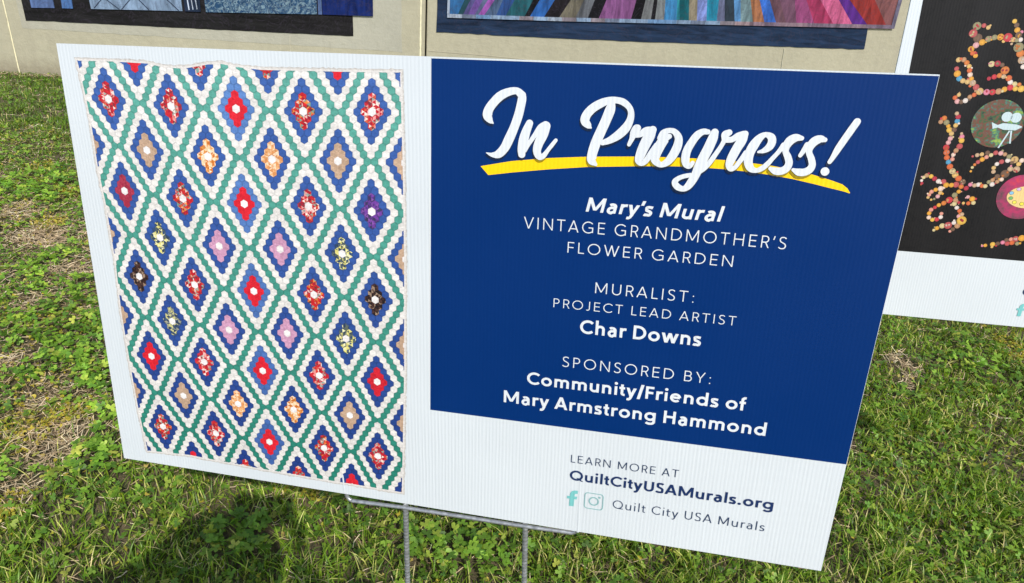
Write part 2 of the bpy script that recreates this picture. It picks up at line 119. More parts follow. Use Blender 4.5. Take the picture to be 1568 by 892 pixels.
class NT:
    def __init__(s, name):
        s.m = bpy.data.materials.new(name)
        s.m.use_nodes = True
        s.t = s.m.node_tree
        s.b = s.t.nodes['Principled BSDF']
        s.out = s.t.nodes['Material Output']
    def n(s, kind, **kw):
        x = s.t.nodes.new('ShaderNode'+kind)
        for k, v in kw.items():
            if k in x.inputs: x.inputs[k].default_value = v
            else: setattr(x, k, v)
        return x
    def l(s, a, b): s.t.links.new(a, b)
    def math(s, op, a, b=None):
        x = s.n('Math', operation=op)
        for i, v in enumerate((a, b)):
            if v is None: continue
            if isinstance(v, (int, float)): x.inputs[i].default_value = v
            else: s.l(v, x.inputs[i])
        return x.outputs[0]
    def mix(s, fac, a, b, blend='MIX'):
        x = s.n('Mix', data_type='RGBA', blend_type=blend)
        for i, v in ((0, fac), (6, a), (7, b)):
            if hasattr(v, 'default_value') and hasattr(v, 'links'): s.l(v, x.inputs[i])
            elif isinstance(v, (int, float)): x.inputs[i].default_value = v
            else: x.inputs[i].default_value = (*v, 1)
        return x.outputs[2]
    def ramp(s, v, stops):
        x = s.n('ValToRGB')
        e = x.color_ramp.elements
        while len(e) < len(stops): e.new(0.5)
        for el, (p, c) in zip(e, stops):
            el.position = p
            el.color = (c, c, c, 1) if isinstance(c, (int, float)) else (*c, 1)
        s.l(v, x.inputs[0])
        return x.outputs[0]
    def obj(s): return s.n('TexCoord').outputs['Object']
    def noise(s, vec, scale, detail=3, rough=0.5):
        x = s.n('TexNoise', Scale=scale, Detail=detail, Roughness=rough)
        s.l(vec, x.inputs['Vector'])
        return x.outputs['Fac']

# ------------------------------------------------------------------ materials
def print_material(name, rough, spec=0.5, color=None, bump=0.30, cloth=False):
    """corrugated plastic sheet, printed: the colour is the ink, the flutes are relief"""
    k = NT(name)
    vec = k.obj()
    if color is None:
        c = k.n('VertexColor', layer_name='Col').outputs[0]
    else:
        r = k.n('RGB'); r.outputs[0].default_value = (*color, 1); c = r.outputs[0]
    big = k.noise(vec, 7, 3)
    fine = k.noise(vec, 900, 2)
    v = k.math('ADD', k.math('MULTIPLY', big, 0.10), k.math('MULTIPLY', fine, 0.07))
    v = k.math('ADD', v, 0.915)
    if cloth:      # the printed photograph of puckered cloth
        mp = k.n('Mapping'); mp.inputs['Rotation'].default_value = (0, 0, 0.6); mp.inputs['Scale'].default_value = (300, 900, 1); k.l(vec, mp.inputs[0])
        wr = k.n('TexNoise', Scale=1.0, Detail=3.0, Distortion=1.2); k.l(mp.outputs[0], wr.inputs['Vector'])
        v = k.math('MULTIPLY', v, k.math('ADD', k.math('MULTIPLY', wr.outputs['Fac'], 0.8), 0.60))
    cc = k.n('CombineXYZ')
    for i in range(3): k.l(v, cc.inputs[i])
    k.l(k.mix(1.0, c, cc.outputs[0], 'MULTIPLY'), k.b.inputs['Base Color'])
    sx = k.n('SeparateXYZ'); k.l(vec, sx.inputs[0])
    ph = k.math('ADD', k.math('MULTIPLY', sx.outputs[0], 2*math.pi/0.0043), k.math('MULTIPLY', k.noise(vec, 9, 2), 3.0))
    w = k.math('SINE', ph)
    st = k.n('Mapping'); st.inputs['Scale'].default_value = (420, 14, 1); k.l(vec, st.inputs[0])
    streak = k.noise(st.outputs[0], 1.0, 3)
    h = k.math('ADD', k.math('MULTIPLY', w, 0.00011), k.math('MULTIPLY', streak, 0.00045))
    h = k.math('ADD', h, k.math('MULTIPLY', k.noise(vec, 260, 3), 0.00012))
    bp = k.n('Bump', Strength=bump, Distance=1.0)
    k.l(h, bp.inputs['Height'])
    k.l(bp.outputs[0], k.b.inputs['Normal'])
    k.l(k.math('ADD', k.math('MULTIPLY', big, 0.22), rough-0.11), k.b.inputs['Roughness'])
    k.b.inputs['Specular IOR Level'].default_value = spec
    return k.m

WHITE = (0.63, 0.675, 0.70)
M_white = print_material('white_corrugated_plastic', 0.42, 0.4, WHITE, 0.5)
M_print = print_material('printed_ink', 0.40, 0.45, None, 0.5)
M_blue = print_material('blue_ink', 0.42, 0.16, lin(0, 44, 104), 0.2)
M_quiltprint = print_material('printed_photo', 0.45, 0.35, None, 0.35, True)

def wall_material():
    k = NT('painted_concrete')
    vec = k.obj()
    a = k.noise(vec, 1.3, 5, 0.6)
    b = k.noise(vec, 24, 5, 0.65)
    c = k.noise(vec, 300, 3, 0.6)
    col = k.n('VertexColor', layer_name='Col').outputs[0]
    v = k.math('ADD', k.math('MULTIPLY', a, 0.34), k.math('MULTIPLY', b, 0.26))
    v = k.math('ADD', k.math('ADD', v, k.math('MULTIPLY', c, 0.16)), 0.61)
    cc = k.n('CombineXYZ')
    for i in range(3): k.l(v, cc.inputs[i])
    base = k.mix(1.0, col, cc.outputs[0], 'MULTIPLY')
    # drips and soil splash low on the wall
    st = k.n('Mapping'); st.inputs['Scale'].default_value = (11, 11, 0.9); k.l(vec, st.inputs[0])
    drip = k.ramp(k.noise(st.outputs[0], 1.0, 4, 0.6), [(0.5, 0.0), (0.75, 1.0)])
    base = k.mix(k.math('MULTIPLY', drip, 0.32), base, (0.30, 0.27, 0.20))
    sx = k.n('SeparateXYZ'); k.l(vec, sx.inputs[0])
    zz = k.math('ADD', sx.outputs[2], k.math('MULTIPLY', b, 0.12))
    dirt = k.ramp(zz, [(0.05, 0.85), (0.20, 0.0)])
    base = k.mix(dirt, base, (0.22, 0.185, 0.125))
    k.l(base, k.b.inputs['Base Color'])
    h = k.math('ADD', k.math('MULTIPLY', b, 0.007), k.math('MULTIPLY', c, 0.0022))
    bp = k.n('Bump', Strength=0.7, Distance=1.0); k.l(h, bp.inputs['Height']); k.l(bp.outputs[0], k.b.inputs['Normal'])
    k.b.inputs['Roughness'].default_value = 0.82
    return k.m
M_wall = wall_material()

def fabric_material(name, streak=(18, 18, 4), amp=0.5, mottle=0.0):
    k = NT(name)
    vec = k.obj()
    col = k.n('VertexColor', layer_name='Col').outputs[0]
    st = k.n('Mapping'); st.inputs['Scale'].default_value = streak; st.inputs['Rotation'].default_value = (0, 0.35, 0); k.l(vec, st.inputs[0])
    nz = k.n('TexNoise', Scale=1.0, Detail=6.0, Roughness=0.62, Distortion=1.4); k.l(st.outputs[0], nz.inputs['Vector'])
    f = k.ramp(nz.outputs['Fac'], [(0.3, 1-amp), (0.72, 1+amp*0.9)])
    base = k.mix(1.0, col, f, 'MULTIPLY')
    if mottle:
        m = k.n('TexNoise', Scale=26.0, Detail=5.0, Roughness=0.7, Distortion=2.0); k.l(vec, m.inputs['Vector'])
        base = k.mix(k.ramp(m.outputs['Fac'], [(0.46, 0.0), (0.60, mottle)]), base, (0.30, 0.42, 0.46))
    fold = k.n('TexNoise', Scale=7.0, Detail=3.0, Distortion=3.5); k.l(vec, fold.inputs['Vector'])
    base = k.mix(k.ramp(fold.outputs['Fac'], [(0.47, 0.0), (0.5, 0.35), (0.53, 0.0)]), base, (0.05, 0.04, 0.06))
    k.l(base, k.b.inputs['Base Color'])
    k.b.inputs['Roughness'].default_value = 0.9
    k.b.inputs['Specular IOR Level'].default_value = 0.15
    bp = k.n('Bump', Strength=0.4, Distance=0.004); k.l(nz.outputs['Fac'], bp.inputs['Height']); k.l(bp.outputs[0], k.b.inputs['Normal'])
    return k.m
M_fabric = fabric_material('painted_fabric')
M_mottle = fabric_material('mottled_painted_fabric', (20, 20, 20), 0.4, 0.6)
M_black = fabric_material('dark_painted_band', (3, 3, 22), 0.55)

def metal_material():
    k = NT('galvanised_steel')
    vec = k.obj()
    nz = k.noise(vec, 160, 4)
    k.l(k.ramp(nz, [(0.3, (0.28, 0.295, 0.31)), (0.7, (0.46, 0.48, 0.50))]), k.b.inputs['Base Color'])
    k.b.inputs['Metallic'].default_value = 0.5
    k.l(k.ramp(nz, [(0.3, 0.32), (0.7, 0.5)]), k.b.inputs['Roughness'])
    return k.m
M_metal = metal_material()

def veg_material(name, trans, rough=0.5):
    k = NT(name)
    c = k.n('VertexColor', layer_name='Col').outputs[0]
    vec = k.obj()
    nz = k.noise(vec, 55, 3)
    c2 = k.mix(1.0, c, k.ramp(nz, [(0.3, 0.78), (0.7, 1.22)]), 'MULTIPLY')
    k.l(c2, k.b.inputs['Base Color'])
    k.b.inputs['Roughness'].default_value = rough
    k.b.inputs['Specular IOR Level'].default_value = 0.35
    tr = k.n('BsdfTranslucent')
    k.l(k.mix(1.0, c2, (1.5, 1.6, 0.55), 'MULTIPLY'), tr.inputs[0])
    mx = k.n('MixShader'); mx.inputs[0].default_value = trans
    k.l(k.b.outputs[0], mx.inputs[1]); k.l(tr.outputs[0], mx.inputs[2])
    k.l(mx.outputs[0], k.out.inputs[0])
    return k.m
M_grass = veg_material('grass_blade', 0.34, 0.42)
M_leaf = veg_material('weed_leaf', 0.28, 0.5)
M_straw = veg_material('dry_straw', 0.12, 0.6)

def soil_material():
    k = NT('soil_and_thatch')
    vec = k.obj()
    a = k.noise(vec, 3.0, 5, 0.6); b = k.noise(vec, 60, 6, 0.7); c = k.noise(vec, 420, 3, 0.6)
    far = k.ramp(a, [(0.35, (0.05, 0.065, 0.018)), (0.65, (0.12, 0.10, 0.05))])
    base = k.mix(k.ramp(b, [(0.4, 0.0), (0.65, 1.0)]), far, (0.27, 0.195, 0.115))
    base = k.mix(k.ramp(c, [(0.45, 0.0), (0.7, 0.6)]), base, (0.045, 0.034, 0.02))
    k.l(base, k.b.inputs['Base Color'])
    k.b.inputs['Roughness'].default_value = 0.95
    bp = k.n('Bump', Strength=1.0, Distance=1.0)
    k.l(k.math('ADD', k.math('MULTIPLY', b, 0.02), k.math('MULTIPLY', c, 0.003)), bp.inputs['Height'])
    k.l(bp.outputs[0], k.b.inputs['Normal'])
    return k.m
M_soil = soil_material()

def plain(name, col, rough=0.7):
    k = NT(name)
    nz = k.noise(k.obj(), 30, 4)
    k.l(k.mix(1.0, col, k.ramp(nz, [(0.3, 0.85), (0.7, 1.1)]), 'MULTIPLY'), k.b.inputs['Base Color'])
    k.b.inputs['Roughness'].default_value = rough
    return k.m
M_gap = plain('dark_joint_filler', (0.015, 0.015, 0.016), 0.9)

# ------------------------------------------------------------------ ground sheet
def vnoise(x, y, s, seed):
    """smooth value noise"""
    r = np.random.default_rng(seed)
    g = r.random((128, 128))
    u, v = x*s+1000.5, y*s+1000.5
    i, j = np.floor(u).astype(int), np.floor(v).astype(int)
    fu, fv = u-i, v-j
    fu = fu*fu*(3-2*fu); fv = fv*fv*(3-2*fv)
    G = lambda a, b: g[a % 128, b % 128]
    return (G(i, j)*(1-fu)+G(i+1, j)*fu)*(1-fv)+(G(i, j+1)*(1-fu)+G(i+1, j+1)*fu)*fv

def gz(x, y):
    near = np.clip(1.5-np.hypot(x, y-3)/8, 0, 1)
    return ((vnoise(x, y, 1.1, 3)-0.5)*0.035+(vnoise(x, y, 4.5, 4)-0.5)*0.022)*near

xs = np.concatenate([[-400, -120, -50, -25, -15, -10], np.linspace(-7, 7, 230), [10, 15, 25, 50, 120, 400]])
ys = np.concatenate([[-400, -120, -50, -20, -10, -5], np.linspace(-2, 8, 170), [12, 20, 50, 120, 400]])
gx, gy = np.meshgrid(xs, ys)
gv = np.stack([gx.ravel(), gy.ravel(), gz(gx.ravel(), gy.ravel())-0.004], 1)
nx, ny = len(xs), len(ys)
gf = [(j*nx+i, j*nx+i+1, (j+1)*nx+i+1, (j+1)*nx+i) for j in range(ny-1) for i in range(nx-1)]
tag(mesh_obj('ground', gv, gf, M_soil, smooth=True), kind='structure')

# ------------------------------------------------------------------ concrete wall
psi = rad(4.5)
wo = T['wall_o']
WM = Matrix.Translation((wo[0], wo[1], 0)) @ Matrix.Rotation(psi, 4, 'Z')
wall = empty('concrete_wall', None, WM)
tag(wall, 'long beige painted concrete panel wall behind the grass with upright joints', 'wall')
WC = (0.40, 0.37, 0.265)
def wall_panel(x0, x1, front, ch_r):
    """slab from x0 to x1; front = -y offset of its face; ch_r = chamfer width on its right edge"""
    prof = [(x0, 0.2), (x0, -front+0.006), (x0+0.006, -front), (x1-ch_r, -front), (x1, -front+ch_r*0.9), (x1, 0.2)]
    v = [(x, y, -0.3) for x, y in prof]+[(x, y, 5.2) for x, y in prof]
    n = len(prof)
    f = [(i, (i+1) % n, (i+1) % n+n, i+n) for i in range(n)]+[tuple(range(n))[::-1], tuple(range(n, 2*n))]
    return mesh_obj('wall_panel', v, f, M_wall, wall, [WC]*(2*n))
edges = [(-13.0, -9.2, 0), (-9.188, -3.1, 0), (-3.096, -0.012, 0), (-0.001, 3.128, 0), (3.141, 9.35, 0), (9.362, 15.5, 0), (15.512, 21.6, 0)]
for i, (a, b, _) in enumerate(edges):
    wall_panel(a, b, 0.0 if i != 3 else 0.022, 0.014 if i != 3 else 0.036)
mesh_obj('joint_filler', [(-13, 0.05, -0.3), (21.6, 0.05, -0.3), (21.6, 0.05, 5.1), (-13, 0.05, 5.1)], [(0, 1, 2, 3)], M_gap, wall)

def slab(name, pts, y0, y1, mat, parent, col):
    """polygon in the wall plane (x, z) given thickness from y0 (back) to y1 (front, negative is nearer)"""
    n = len(pts)
    v = [(x, y0, z) for x, z in pts]+[(x, y1, z) for x, z in pts]
    f = [tuple(range(n, 2*n)), tuple(range(n))[::-1]]+[(i, (i+1) % n, (i+1) % n+n, i+n) for i in range(n)]
    return mesh_obj(name, v, f, mat, parent, [col]*(2*n))
def wavy(pts, amp, step=0.06, seed=1):
    """hand-painted edge: subdivide and jitter"""
    r = np.random.default_rng(seed)
    out = []
    for a, b in zip(pts, pts[1:]+pts[:1]):
        L = math.dist(a, b); n = max(1, int(L/step))
        for i in range(n):
            t = i/n; out.append((a[0]+(b[0]-a[0])*t+r.normal()*amp, a[1]+(b[1]-a[1])*t+r.normal()*amp))
    return out
Q = T['wallq']
mg = Q['margin']
slab('paint_patch', wavy([mg[1], mg[2], mg[3], (2.92, 2.9), (0.12, 2.9)], 0.002), -0.021, -0.0235, M_wall, wall, (0.385, 0.37, 0.295))
# pale sealant bead beside each joint
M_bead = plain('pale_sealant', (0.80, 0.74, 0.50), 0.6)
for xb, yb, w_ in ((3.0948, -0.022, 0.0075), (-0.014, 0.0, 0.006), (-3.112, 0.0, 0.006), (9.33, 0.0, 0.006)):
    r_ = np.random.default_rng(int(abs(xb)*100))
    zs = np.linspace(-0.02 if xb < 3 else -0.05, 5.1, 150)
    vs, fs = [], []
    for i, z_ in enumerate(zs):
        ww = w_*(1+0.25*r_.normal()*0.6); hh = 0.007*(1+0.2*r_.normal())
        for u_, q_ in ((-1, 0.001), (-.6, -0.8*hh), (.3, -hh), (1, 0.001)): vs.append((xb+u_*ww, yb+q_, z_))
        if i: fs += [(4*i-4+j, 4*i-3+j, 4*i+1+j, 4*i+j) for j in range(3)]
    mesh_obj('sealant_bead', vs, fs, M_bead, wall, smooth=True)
# hairline cracks: thin raised paint ridges
for a, b in ((Q['crack'][0], Q['crack'][1]), (Q['crack'][2], Q['crack'][3])):
    yb = -0.022 if a[0] < 3.1 else 0.0
    pts = [(a[0]+(b[0]-a[0])*t+0.001*math.sin(9*t), a[1]+(b[1]-a[1])*t) for t in np.linspace(0, 1, 9)]
    slab('paint_ridge', [(x-0.0016, z) for x, z in pts]+[(x+0.0016, z) for x, z in pts[::-1]], yb+0.001, yb-0.006, M_wall, wall, (0.55, 0.52, 0.40))
# horizontal form line low on the right-hand panel
slab('paint_ridge', [(3.16, 0.38), (3.6, 0.375), (4.4, 0.352), (4.4, 0.356), (3.6, 0.380), (3.16, 0.385)], 0.001, -0.003, M_wall, wall, (0.42, 0.38, 0.28))

# ---- left mural
lb = Q['lblack']
m1 = empty('mural', None, WM @ Matrix.Translation((lb[1][0], -0.024, lb[1][1])))
tag(m1, 'blue and grey patchwork mural on a black band, left on the wall above the sign', 'mural')
def rel(pts, o): return [(p[0]-o[0], p[1]-o[1]) for p in pts]
o1 = lb[1]
slab('shadow_band', wavy(rel([lb[1], lb[2], (lb[2][0], 2.35), (lb[1][0]+0.01, 2.35)], o1), 0.0009, 0.05, 3), 0.0, -0.004, M_black, m1, (0.012, 0.0115, 0.012))
cl = [lin(78, 98, 138), lin(72, 106, 156), lin(118, 138, 162), lin(34, 66, 98), lin(80, 100, 140), lin(18, 36, 92), lin(30, 42, 62)]
for i, q in enumerate(Q['lq']):
    q = [list(p) for p in q]
    e = 1.1
    tl = [q[1][0]+(q[0][0]-q[1][0])*1.6, q[1][1]+e]; tr = [q[2][0]+(q[3][0]-q[2][0])*1.6, q[2][1]+e]
    slab('fabric_piece', rel([q[1], q[2], tr, tl], o1), -0.0045, -0.012-0.0006*i, M_mottle if i == 3 else M_fabric, m1, cl[i])
# quilting lines on the pale block
for i, (a, b) in enumerate([((0.66, 0.53), (0.90, 0.78)), ((0.86, 0.535), (1.12, 0.8)), ((1.06, 0.545), (0.80, 0.82)), ((1.28, 0.555), (1.02, 0.8)), ((0.84, 0.535), (0.60, 0.72))]):
    w = 0.004
    slab('quilting_line', rel([(a[0]-w, a[1]), (a[0]+w, a[1]), (b[0]+w, b[1]), (b[0]-w, b[1])], o1), -0.0125, -0.0150-0.0003*i, M_fabric, m1, lin(45, 55, 75))
for i, (x, w) in enumerate([(1.355, .008), (1.385, .006), (1.415, .007)]):
    slab('quilting_line', rel([(x, .565+i*.004), (x+w, .566+i*.004), (x+w-.02, .9), (x-.02, .9)], o1), -0.0168, -0.0185, M_fabric, m1, lin(170, 180, 195))

# ---- right mural
rs = Q['rshadow']; rq = Q['rq']
o2 = rs[1]
m2 = empty('mural', None, WM @ Matrix.Translation((o2[0], -0.001, o2[1])))
tag(m2, 'mural of slanting blue, black, purple and pink fabric strips on a navy band', 'mural')
slab('shadow_band', wavy(rel([rs[1], rs[2], rs[3], rs[4], rs[5], (6.6, 2.5), (3.22, 2.5)], o2), 0.0018, 0.06, 5), 0.0, -0.005, M_black, m2, lin(30, 46, 70))
sc = [(50,100,150),(35,70,80),(85,80,130),(110,80,150),(85,95,125),(150,85,165),(75,95,125),(45,75,130),(38,90,100),(22,22,26),(45,95,165),(32,28,32),(112,106,92),(95,98,104),(22,22,26),(135,85,135),(20,20,24),(112,114,116),(25,25,28),(118,122,124),(60,125,175),(45,130,145),
      (25,95,105),(140,130,110),(125,140,200),(40,130,160),(105,110,140),(48,60,72),(90,140,190),(120,145,150),(165,110,78),(60,110,200),(105,75,85),(112,78,98),(150,75,120),(165,58,95),(200,98,138),(92,45,135),(150,55,52),(130,85,85)]
rows = T['strips']
def ext(b, t, H=0.62):
    k = H/(t[1]-b[1])
    k = min(k, 2.6)
    return (b[0]+(t[0]-b[0])*k, b[1]+(t[1]-b[1])*k)
for i in range(len(rows)-1):
    b0, t0 = rows[i]; b1, t1 = rows[i+1]
    if b1[0]-b0[0] < 0.004: b1 = [b0[0]+0.004, b1[1]]
    p = [b0, b1, ext(b1, t1), ext(b0, t0)]
    if p[2][0] <= p[3][0]+0.002: p[2] = (p[3][0]+0.01, p[2][1])
    slab('fabric_strip', rel(p, o2), -0.0055, -0.014-0.0004*(i % 3), M_fabric, m2, tuple(q*0.78 for q in lin(*sc[i % len(sc)])))
slab('fabric_panel', rel([(3.30, 1.0), (6.83, 1.1), (6.8, 2.7), (3.3, 2.6)], o2), -0.0055, -0.012, M_fabric, m2, lin(80, 80, 120))
# narrow patched binding along the bottom and right edge
bp_ = [tuple(p) for p in rq]
pathb = [bp_[1], bp_[2], bp_[3], bp_[4]]
acc = []
for a, b in zip(pathb, pathb[1:]):
    n = max(1, int(math.dist(a, b)/0.11))
    for i in range(n):
        acc.append((a[0]+(b[0]-a[0])*i/n, a[1]+(b[1]-a[1])*i/n))
acc.append(pathb[-1])
bc = [(120, 140, 165), (100, 110, 130), (140, 150, 165), (95, 125, 160), (120, 112, 120)]
bc2 = [(125, 105, 115), (140, 120, 125), (110, 95, 110)]
for i, (a, b) in enumerate(zip(acc, acc[1:])):
    c = random.choice(bc if i < len(acc)*0.62 else bc2)
    slab('binding', rel([(a[0], a[1]-0.006), (b[0], b[1]-0.006), (b[0], b[1]+0.022), (a[0], a[1]+0.022)], o2), -0.0152, -0.0175, M_fabric, m2, lin(*c))
slab('binding', rel([(6.815, 0.80), (6.8436, 0.80), (6.83, 1.4), (6.80, 1.4)], o2), -0.0153, -0.0178, M_fabric, m2, lin(105, 100, 120))
slab('binding', rel([(3.297, 0.67), (3.315, 0.67), (3.315, 1.4), (3.297, 1.4)], o2), -0.0153, -0.0178, M_fabric, m2, lin(140, 150, 165))

# ------------------------------------------------------------------ sign frames
e1, e2, en = (Vector(a) for a in T['R'])
RM = Matrix((e1, e2, en)).transposed()
def sign_frame(name, O, base):
    root = empty(name, None, Matrix.Translation(base) @ RM.to_4x4())
    loc = RM.transposed() @ (Vector(O)-Vector(base))
    return root, loc

def prism(name, pts, z0, z1, mat, parent, loc):
    n = len(pts)
    v = [(x, y, z0) for x, y in pts]+[(x, y, z1) for x, y in pts]
    f = [tuple(range(n, 2*n)), tuple(range(n))[::-1]]+[(i, (i+1) % n, (i+1) % n+n, i+n) for i in range(n)]
    return mesh_obj(name, v, f, mat, parent, None, loc)

def corrugated(parent, loc, c):
    """two liners and the flute webs between them, open at top and bottom"""
    tl, tr, br, bl = [Vector(p) for p in c]
    t = 0.0042
    def sheet(za, zb):
        v = [(p.x, p.y, za) for p in (tl, tr, br, bl)]+[(p.x, p.y, zb) for p in (tl, tr, br, bl)]
        return v, [(0, 3, 2, 1), (4, 5, 6, 7), (0, 1, 5, 4), (1, 2, 6, 5), (2, 3, 7, 6), (3, 0, 4, 7)]
    va, fa = sheet(-0.0005, 0.0)
    mesh_obj('front_sheet', va, [tuple(f) if i != 1 else tuple(f)[::-1] for i, f in enumerate(fa)], M_white, parent, None, loc)
    va, fa = sheet(-t, -t+0.0005)
    mesh_obj('back_sheet', va, fa, M_white, parent, None, loc)
    W_ = (tr-tl).length
    n = int(W_/0.0043)
    vs, fs = [], []
    for i in range(n+1):
        s = i/n
        a = tl.lerp(tr, s); b = bl.lerp(br, s)
        k = len(vs); w = 0.0002
        for p in (a, b):
            vs += [(p.x-w, p.y, -0.0004), (p.x+w, p.y, -0.0004), (p.x+w, p.y, -t+0.0004), (p.x-w, p.y, -t+0.0004)]
        fs += [(k, k+4, k+5, k+1), (k+1, k+5, k+6, k+2), (k+2, k+6, k+7, k+3), (k+3, k+7, k+4, k)]
    tag(mesh_obj('flutes', vs, fs, M_white, parent, None, loc), kind='stuff')

# ------------------------------------------------------------------ stroke lettering
def arc(cx, cy, rx, ry, a0, a1, n=None):
    n = n or max(4, int(abs(a1-a0)/9))
    return [(cx+rx*math.cos(rad(a)), cy+ry*math.sin(rad(a))) for a in np.linspace(a0, a1, n+1)]
def spline(P, n=7):
    P = [np.array(p, float) for p in P]
    Q_ = [2*P[0]-P[1]]+P+[2*P[-1]-P[-2]]
    out = []
    for i in range(1, len(Q_)-2):
        a, b, c, d = Q_[i-1:i+3]
        for k in range(n):
            t = k/n
            out.append(tuple(0.5*((2*b)+(-a+c)*t+(2*a-5*b+4*c-d)*t*t+(-a+3*b-3*c+d)*t**3)))
    out.append(tuple(P[-1]))
    return out

def glyph(ch, w):
    """monoline geometric letter, cap height 1: returns (width, prims, left bearing, right bearing).
    prims: ('l', points) ribbon, ('d', xa, ya, xb, yb) diagonal cut level, ('c', x, y, r) dot, ('o', cx, cy, rx, ry) ring"""
    h = w/2; B = w > 0.14
    x = 0.70 if B else 0.67
    t = w*1.12; g = t/2
    L, D, O_, C_ = 'l', 'd', 'o', 'c'
    s1, s2, s3 = (0.085, 0.045, 0.01) if not B else (0.075, 0.04, 0.0)
    if ch == ' ': return 0.26, [], 0, 0
    if ch == 'A':
        W = 0.92 if B else .88
        return W, [(D, g, 0, W/2, 1), (D, W-g, 0, W/2, 1), (L, [(W*.22, .29), (W*.78, .29)])], s3, s3
    if ch == 'V':
        W = .86; return W, [(D, g, 1, W/2, 0), (D, W-g, 1, W/2, 0)], s3, s3
    if ch == 'Y':
        W = .78; return W, [(D, g, 1, W/2, .40), (D, W-g, 1, W/2, .40), (L, [(W/2, .46), (W/2, 0)])], s3, s3
    if ch == 'W':
        W = 1.25; return W, [(D, g, 1, W*.29, 0), (D, W*.5, 1, W*.29, 0), (D, W*.5, 1, W*.71, 0), (D, W-g, 1, W*.71, 0)], s3, s3
    if ch == 'M':
        W = 1.08 if B else .98
        return W, [(L, [(h, 0), (h, 1)]), (L, [(W-h, 0), (W-h, 1)]), (D, g, 1, W/2, .12), (D, W-g, 1, W/2, .12)], s1, s1
    if ch == 'N':
        W = .82; return W, [(L, [(h, 0), (h, 1)]), (L, [(W-h, 0), (W-h, 1)]), (D, g, 1, W-g, 0)], s1, s1
    if ch == 'I': return w, [(L, [(h, 0), (h, 1)])], s1, s1
    if ch == 'L': return .50, [(L, [(h, 1), (h, h), (.50, h)])], s1, s3
    if ch == 'T': return .70, [(L, [(0, 1-h), (.70, 1-h)]), (L, [(.35, 1-h), (.35, 0)])], s3+.02, s3+.02
    if ch == 'E': return .57, [(L, [(.57, 1-h), (h, 1-h), (h, h), (.57, h)]), (L, [(h, .52), (.53, .52)])], s1, s2
    if ch == 'F': return .54, [(L, [(.54, 1-h), (h, 1-h), (h, 0)]), (L, [(h, .50), (.50, .50)])], s1, s2-.02
    if ch == 'H':
        W = .78; return W, [(L, [(h, 0), (h, 1)]), (L, [(W-h, 0), (W-h, 1)]), (L, [(h, .53), (W-h, .53)])], s1, s1
    if ch in 'RP':
        W = .60 if not B else .66; yb = .46; r = (1-h-yb-0)/2
        cx = W-.02-h-r*.95
        p = [(L, [(h, 0), (h, 1)]), (L, [(h, 1-h), (cx, 1-h)]+arc(cx, yb+r, r*.95, r, 90, -90)[1:]+[(h, yb)])]
        if ch == 'R': p.append((D, W*.55, yb, W-g+.02, 0))
        return W, p, s1, s2 if ch == 'P' else .015
    if ch == 'B':
        W = .63; y = .53; r1 = (1-h-y)/2; r2 = (y-h)/2
        return W, [(L, [(h, 0), (h, 1)]), (L, [(h, 1-h), (W-.05-h-r1, 1-h)]+arc(W-.05-h-r1, y+r1, r1, r1, 90, -90)[1:]+[(h, y)]),
                   (L, [(W-h-r2, y)]+arc(W-h-r2, h+r2, r2, r2, 90, -90)[1:]+[(h, h)])], s1, s2
    if ch == 'D':
        W = .83; r = .5-h; rx = W-h-.30
        return W, [(L, [(h, 0), (h, 1)]), (L, [(h, 1-h), (.30, 1-h)]+arc(.30, .5, rx, r, 90, -90)[1:]+[(h, h)])], s1, s2
    if ch in 'OQ':
        W = 1.04
        p = [(O_, W/2, .5, W/2-h, .51-h)]
        if ch == 'Q': p.append((L, [(W*.50, h*.9+.0), (W*1.03, h*.55)]) if not B else (D, W*.58, .28, W*.96, -.03))
        return W, p, s2, s2
    if ch == 'C':
        W = .86; return W, [(L, arc(.52, .5, .52-h, .51-h, 44, 316, 30))], s2, s2-.01
    if ch == 'G':
        W = .93; a = arc(.52, .5, .52-h, .51-h, 44, 306, 30)
        return W, [(L, a+[(W-h, .12)]), (L, [(W-h, .07), (W-h, .52-h), (.54, .52-h)])], s2, s1
    if ch == 'S':
        W = .58
        return W, [(L, spline([(W-.06, .86), (.44, .965-h*.55), (.29, 1.01-h), (.13, .93-h*.4), (h+.03, .755), (.15, .60), (.30, .52), (.46, .42), (W-h, .27), (.46, .075+h*.3), (.28, -.01+h), (.12, .04+h*.5), (.025, .15)], 5))], s2, s2
    if ch == 'J':
        W = .40; r = .17; return W, [(L, [(W-h, 1), (W-h, .25)]+arc(W-h-r, .22, r, .23-h, 0, -130)[1:])], .0, s1
    if ch == 'U':
        W = .74; r = W/2-h
        return W, [(L, [(h, 1), (h, .34)]+arc(W/2, .34, r, .35-h, 180, 360)[1:]+[(W-h, 1)])], s1, s1
    if ch == ':': return w*1.15, [(C_, w*.58, w*.58, w*.62), (C_, w*.58, .58, w*.62)], s1+.02, s1
    if ch == '.': return w*1.2, [(C_, w*.6, w*.6, w*.64)], s1-.02, s1-.01
    if ch == "'": return .16, [(D, .03+h*.4, .70, .12, 1.02)], .02, .02
    if ch == '/': return .40, [(D, g*.8, -.12, .40-g*.8, 1.06)], .0, .0
    # lower case
    if ch == 'a':
        W = .52 if not B else .58
        return W, [(L, arc(W/2+.0, x-.235, W/2-h, .245-h, 140, 0)+[(W-h, 0)]),
                   (L, [(W-h, .40), (.30, .40)]+arc(.30 if not B else .31, .195+h*.2, .30-h, .205-h*.2, 90, 270)[1:]+[(.36, h*.8), (W-h, .13)])], .05, s1
    if ch in 'od':
        W = .70 if not B else .74
        p = [(O_, W/2, x/2, W/2-h, x/2+.01-h)]
        if ch == 'd': p += [(L, [(W-h, 0), (W-h, 1.06)])]
        return W, p, s2, s2 if ch == 'o' else s1
